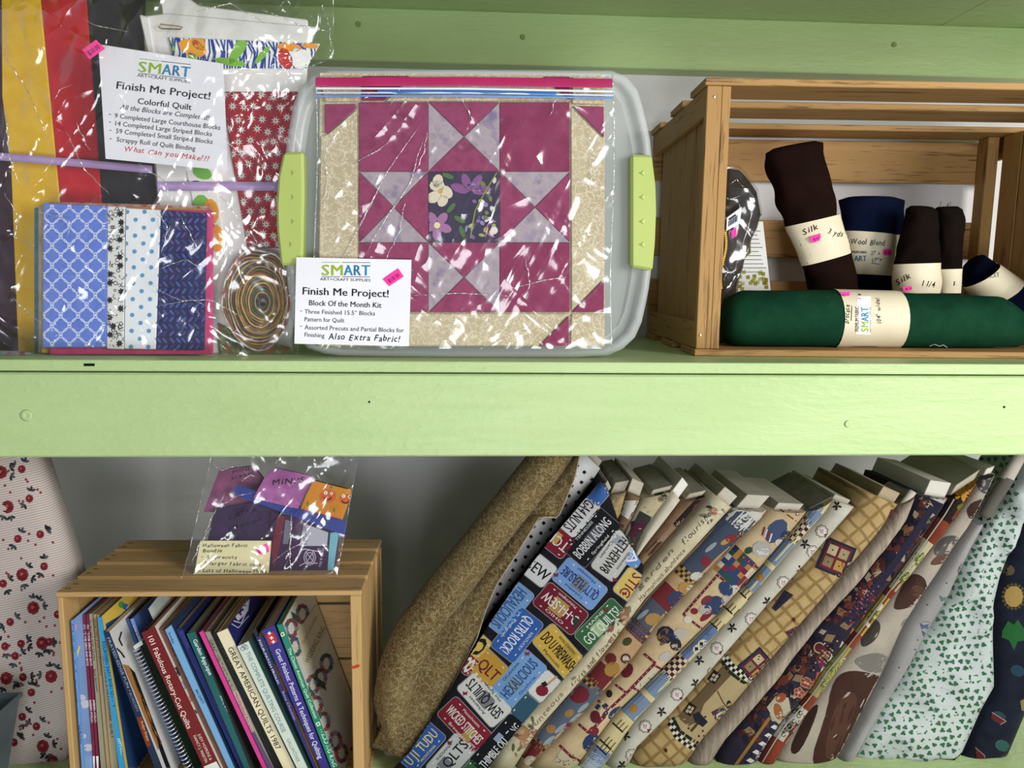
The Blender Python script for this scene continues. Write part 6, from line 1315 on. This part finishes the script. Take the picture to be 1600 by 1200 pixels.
# horses
L17 = R16; R17 = [(1302, 1208), (1320, 1178), (1385, 1055), (1417, 982), (1465, 907), (1522, 820), (1562, 742)]
t, VF, o = bolt('beige bolt with large brown horse print beside the sunflower one', L17, R17, .052, cloth('beige_cotton', '#9a9080', '#b0a694', 12), .19, (.45, .95, .014), .012, .004, 43, cmat=mat('#bdb8ae', .8))
k = Ink(VF)
for pts, h, l in (([(1302, 1060), (1330, 1045), (1385, 1058), (1372, 1080), (1352, 1120), (1330, 1165), (1310, 1215), (1262, 1200), (1290, 1120)], '#4a2a1e', 1), ([(1308, 1085), (1345, 1080), (1325, 1140), (1300, 1190), (1285, 1180)], '#5c3626', 2), ([(1395, 945), (1420, 895), (1445, 900), (1450, 925), (1435, 945), (1400, 955)], '#4a2e24', 1), ([(1420, 915), (1445, 915), (1448, 930), (1430, 940)], '#5e3a2a', 2), ([(1345, 990), (1365, 965), (1378, 975), (1370, 1000), (1345, 1015)], '#4a4038', 1), ([(1470, 840), (1495, 835), (1500, 850), (1490, 868), (1455, 870)], '#5f5a54', 1), ([(1465, 865), (1492, 866), (1478, 880), (1450, 885)], '#6a4434', 1), ([(1508, 790), (1545, 775), (1535, 800), (1515, 815)], '#4a2e24', 1), ([(1520, 745), (1558, 738), (1556, 765), (1535, 775)], '#4a4a4c', 1), ([(1330, 1030), (1370, 1018), (1395, 1030), (1380, 1052), (1350, 1050)], '#7c766c', 1), ([(1230, 1175), (1262, 1110), (1285, 1095), (1250, 1180)], '#3a2018', 1), ([(1405, 975), (1430, 955), (1415, 985)], '#8a857c', 1)): k.poly(soft(pts), h, l)
k.done(t, 'horse_print')
# grey cowboys
L18 = [(x + 2.5, y) for x, y in R17[:-2] + [(1521, 822)]]; R18 = [(1336, 1200), (1360, 1152), (1412, 1072), (1450, 1005), (1492, 932), (1512, 885), (1544, 818)]
t, VF, o = bolt('satiny grey bolt with tiny blue and teal figures', L18, R18, .052, cloth('grey_satin', '#8d8b88', '#9d9b98', 10, rough=.55), .14, None, .018, .003, 47)
k = Ink(VF)
for x, y, h in ((1478, 935, '#4a7a84'), (1447, 978, '#4a5a8a'), (1508, 890, '#3f5a72'), (1450, 990, '#4a4a7a')): k.poly([(x - 10, y - 5), (x - 4, y - 1), (x + 4, y - 3), (x + 8, y + 3), (x + 4, y + 8), (x - 1, y + 3), (x - 7, y + 5)], h, 1)
arc(k, 1515, 895, 18, 170, 300, .9, '#7a3a40', 1); arc(k, 1446, 985, 14, 250, 400, .9, '#8a5a60', 1)
for x, y in ((1479, 911), (1449, 945), (1434, 1000), (1430, 1015), (1405, 1043), (1380, 1075)): k.disc(x, y, 1.3, '#4a4a5a', 1, n=6)
k.done(t, 'figure_print')
# cardboard tube
t = Thing('fabric_bolt', 'dark grey fabric on a pale cardboard tube beside the shamrock bolt', 'fabric bolt', W(1538, 807, .075), BG)
V1 = rollVF([((1532, 800), (1546, 807)), ((1545, 776), (1561, 784)), ((1566, 743), (1582, 752))], .055, .9, 16, .02, 50); t.part('wrapped_fabric', V1, cloth('dark_grey_cotton', '#5a554c', '#68625a', 14), smooth=True)
V1 = rollVF([((1564, 746), (1580, 755)), ((1590, 702), (1604, 711))], .055, .86, 16, 0, 50); t.part('cardboard_core', V1, mat('#9a9488', .7), smooth=True)
# shamrock
L20 = [(x + 1, y) for x, y in R18[:-1]] + [(1560, 818), (1634, 712)]; R20 = [(1500, 1212), (1542, 1117), (1563, 1080), (1561, 1000), (1562, 950), (1572, 907), (1594, 850), (1650, 735)]
t, VF, o = bolt('broad white bolt scattered with tiny green shamrocks', L20, R20, .052, cloth('shamrock_white', '#b3beba', '#c2cac8', 10), .14, None, .016, .022, 55, n=50)
k = Ink(VF)
for j in range(44):
    for i in range(22):
        x = 1325 + i * 12.2 + (6 if j % 2 else 0) + rnd.uniform(-2, 2); y = 715 + j * 11.6 + i * -1.2 + rnd.uniform(-2, 2)
        if y > 1206: continue
        r0 = rnd.uniform(0, 360)
        for a in (0, 120, 240): k.disc(x + 2.1 * math.cos(R(a + r0)), y + 2.1 * math.sin(R(a + r0)), 2.1, '#2f7a44', 1, n=6)
k.done(t, 'shamrock_print')
# navy food print
L21 = [(x + 2.5, y) for x, y in R20]; R21 = [(1572, 1210), (1610, 1120), (1660, 1000), (1720, 800)]
t, VF, o = bolt('dark navy novelty bolt with a sun and green patches beyond the shamrocks', L21, R21, .052, cloth('dark_navy_print', '#0c101e', '#151b2c', 30), .14, None, .012, .002, 60, n=50)
k = Ink(VF); k.disc(1584, 932, 15, '#b08a3a', 2, 17)
for a in range(0, 360, 20): k.disc(1584 + 17 * math.cos(R(a)), 932 + 19 * math.sin(R(a)), 2.6, '#5a4a24', 1, n=6)
k.poly([(1566, 985), (1575, 970), (1584, 976), (1590, 968), (1602, 985), (1606, 1000), (1590, 1002), (1584, 1016), (1576, 1000), (1565, 996)], '#1d6a2c', 2)
for x, y, h in ((1590, 1048, '#1f3f54'), (1560, 1120, '#24444a'), (1566, 1165, '#2a6058'), (1574, 890, '#5a4a2a')): k.disc(x, y, 12, h, 1, 9, 20)
for pts in ([(1550, 1113), (1572, 1127), (1563, 1132), (1548, 1122)], [(1524, 1168), (1538, 1180), (1542, 1195), (1526, 1190)]): k.poly(pts, '#6a1c20', 2); k.line(pts[:3], 1, '#a8988a', 3)
k.poly([(1594, 1095), (1604, 1090), (1604, 1112), (1596, 1110)], '#8a7a4a', 2); k.done(t, 'novelty_print')
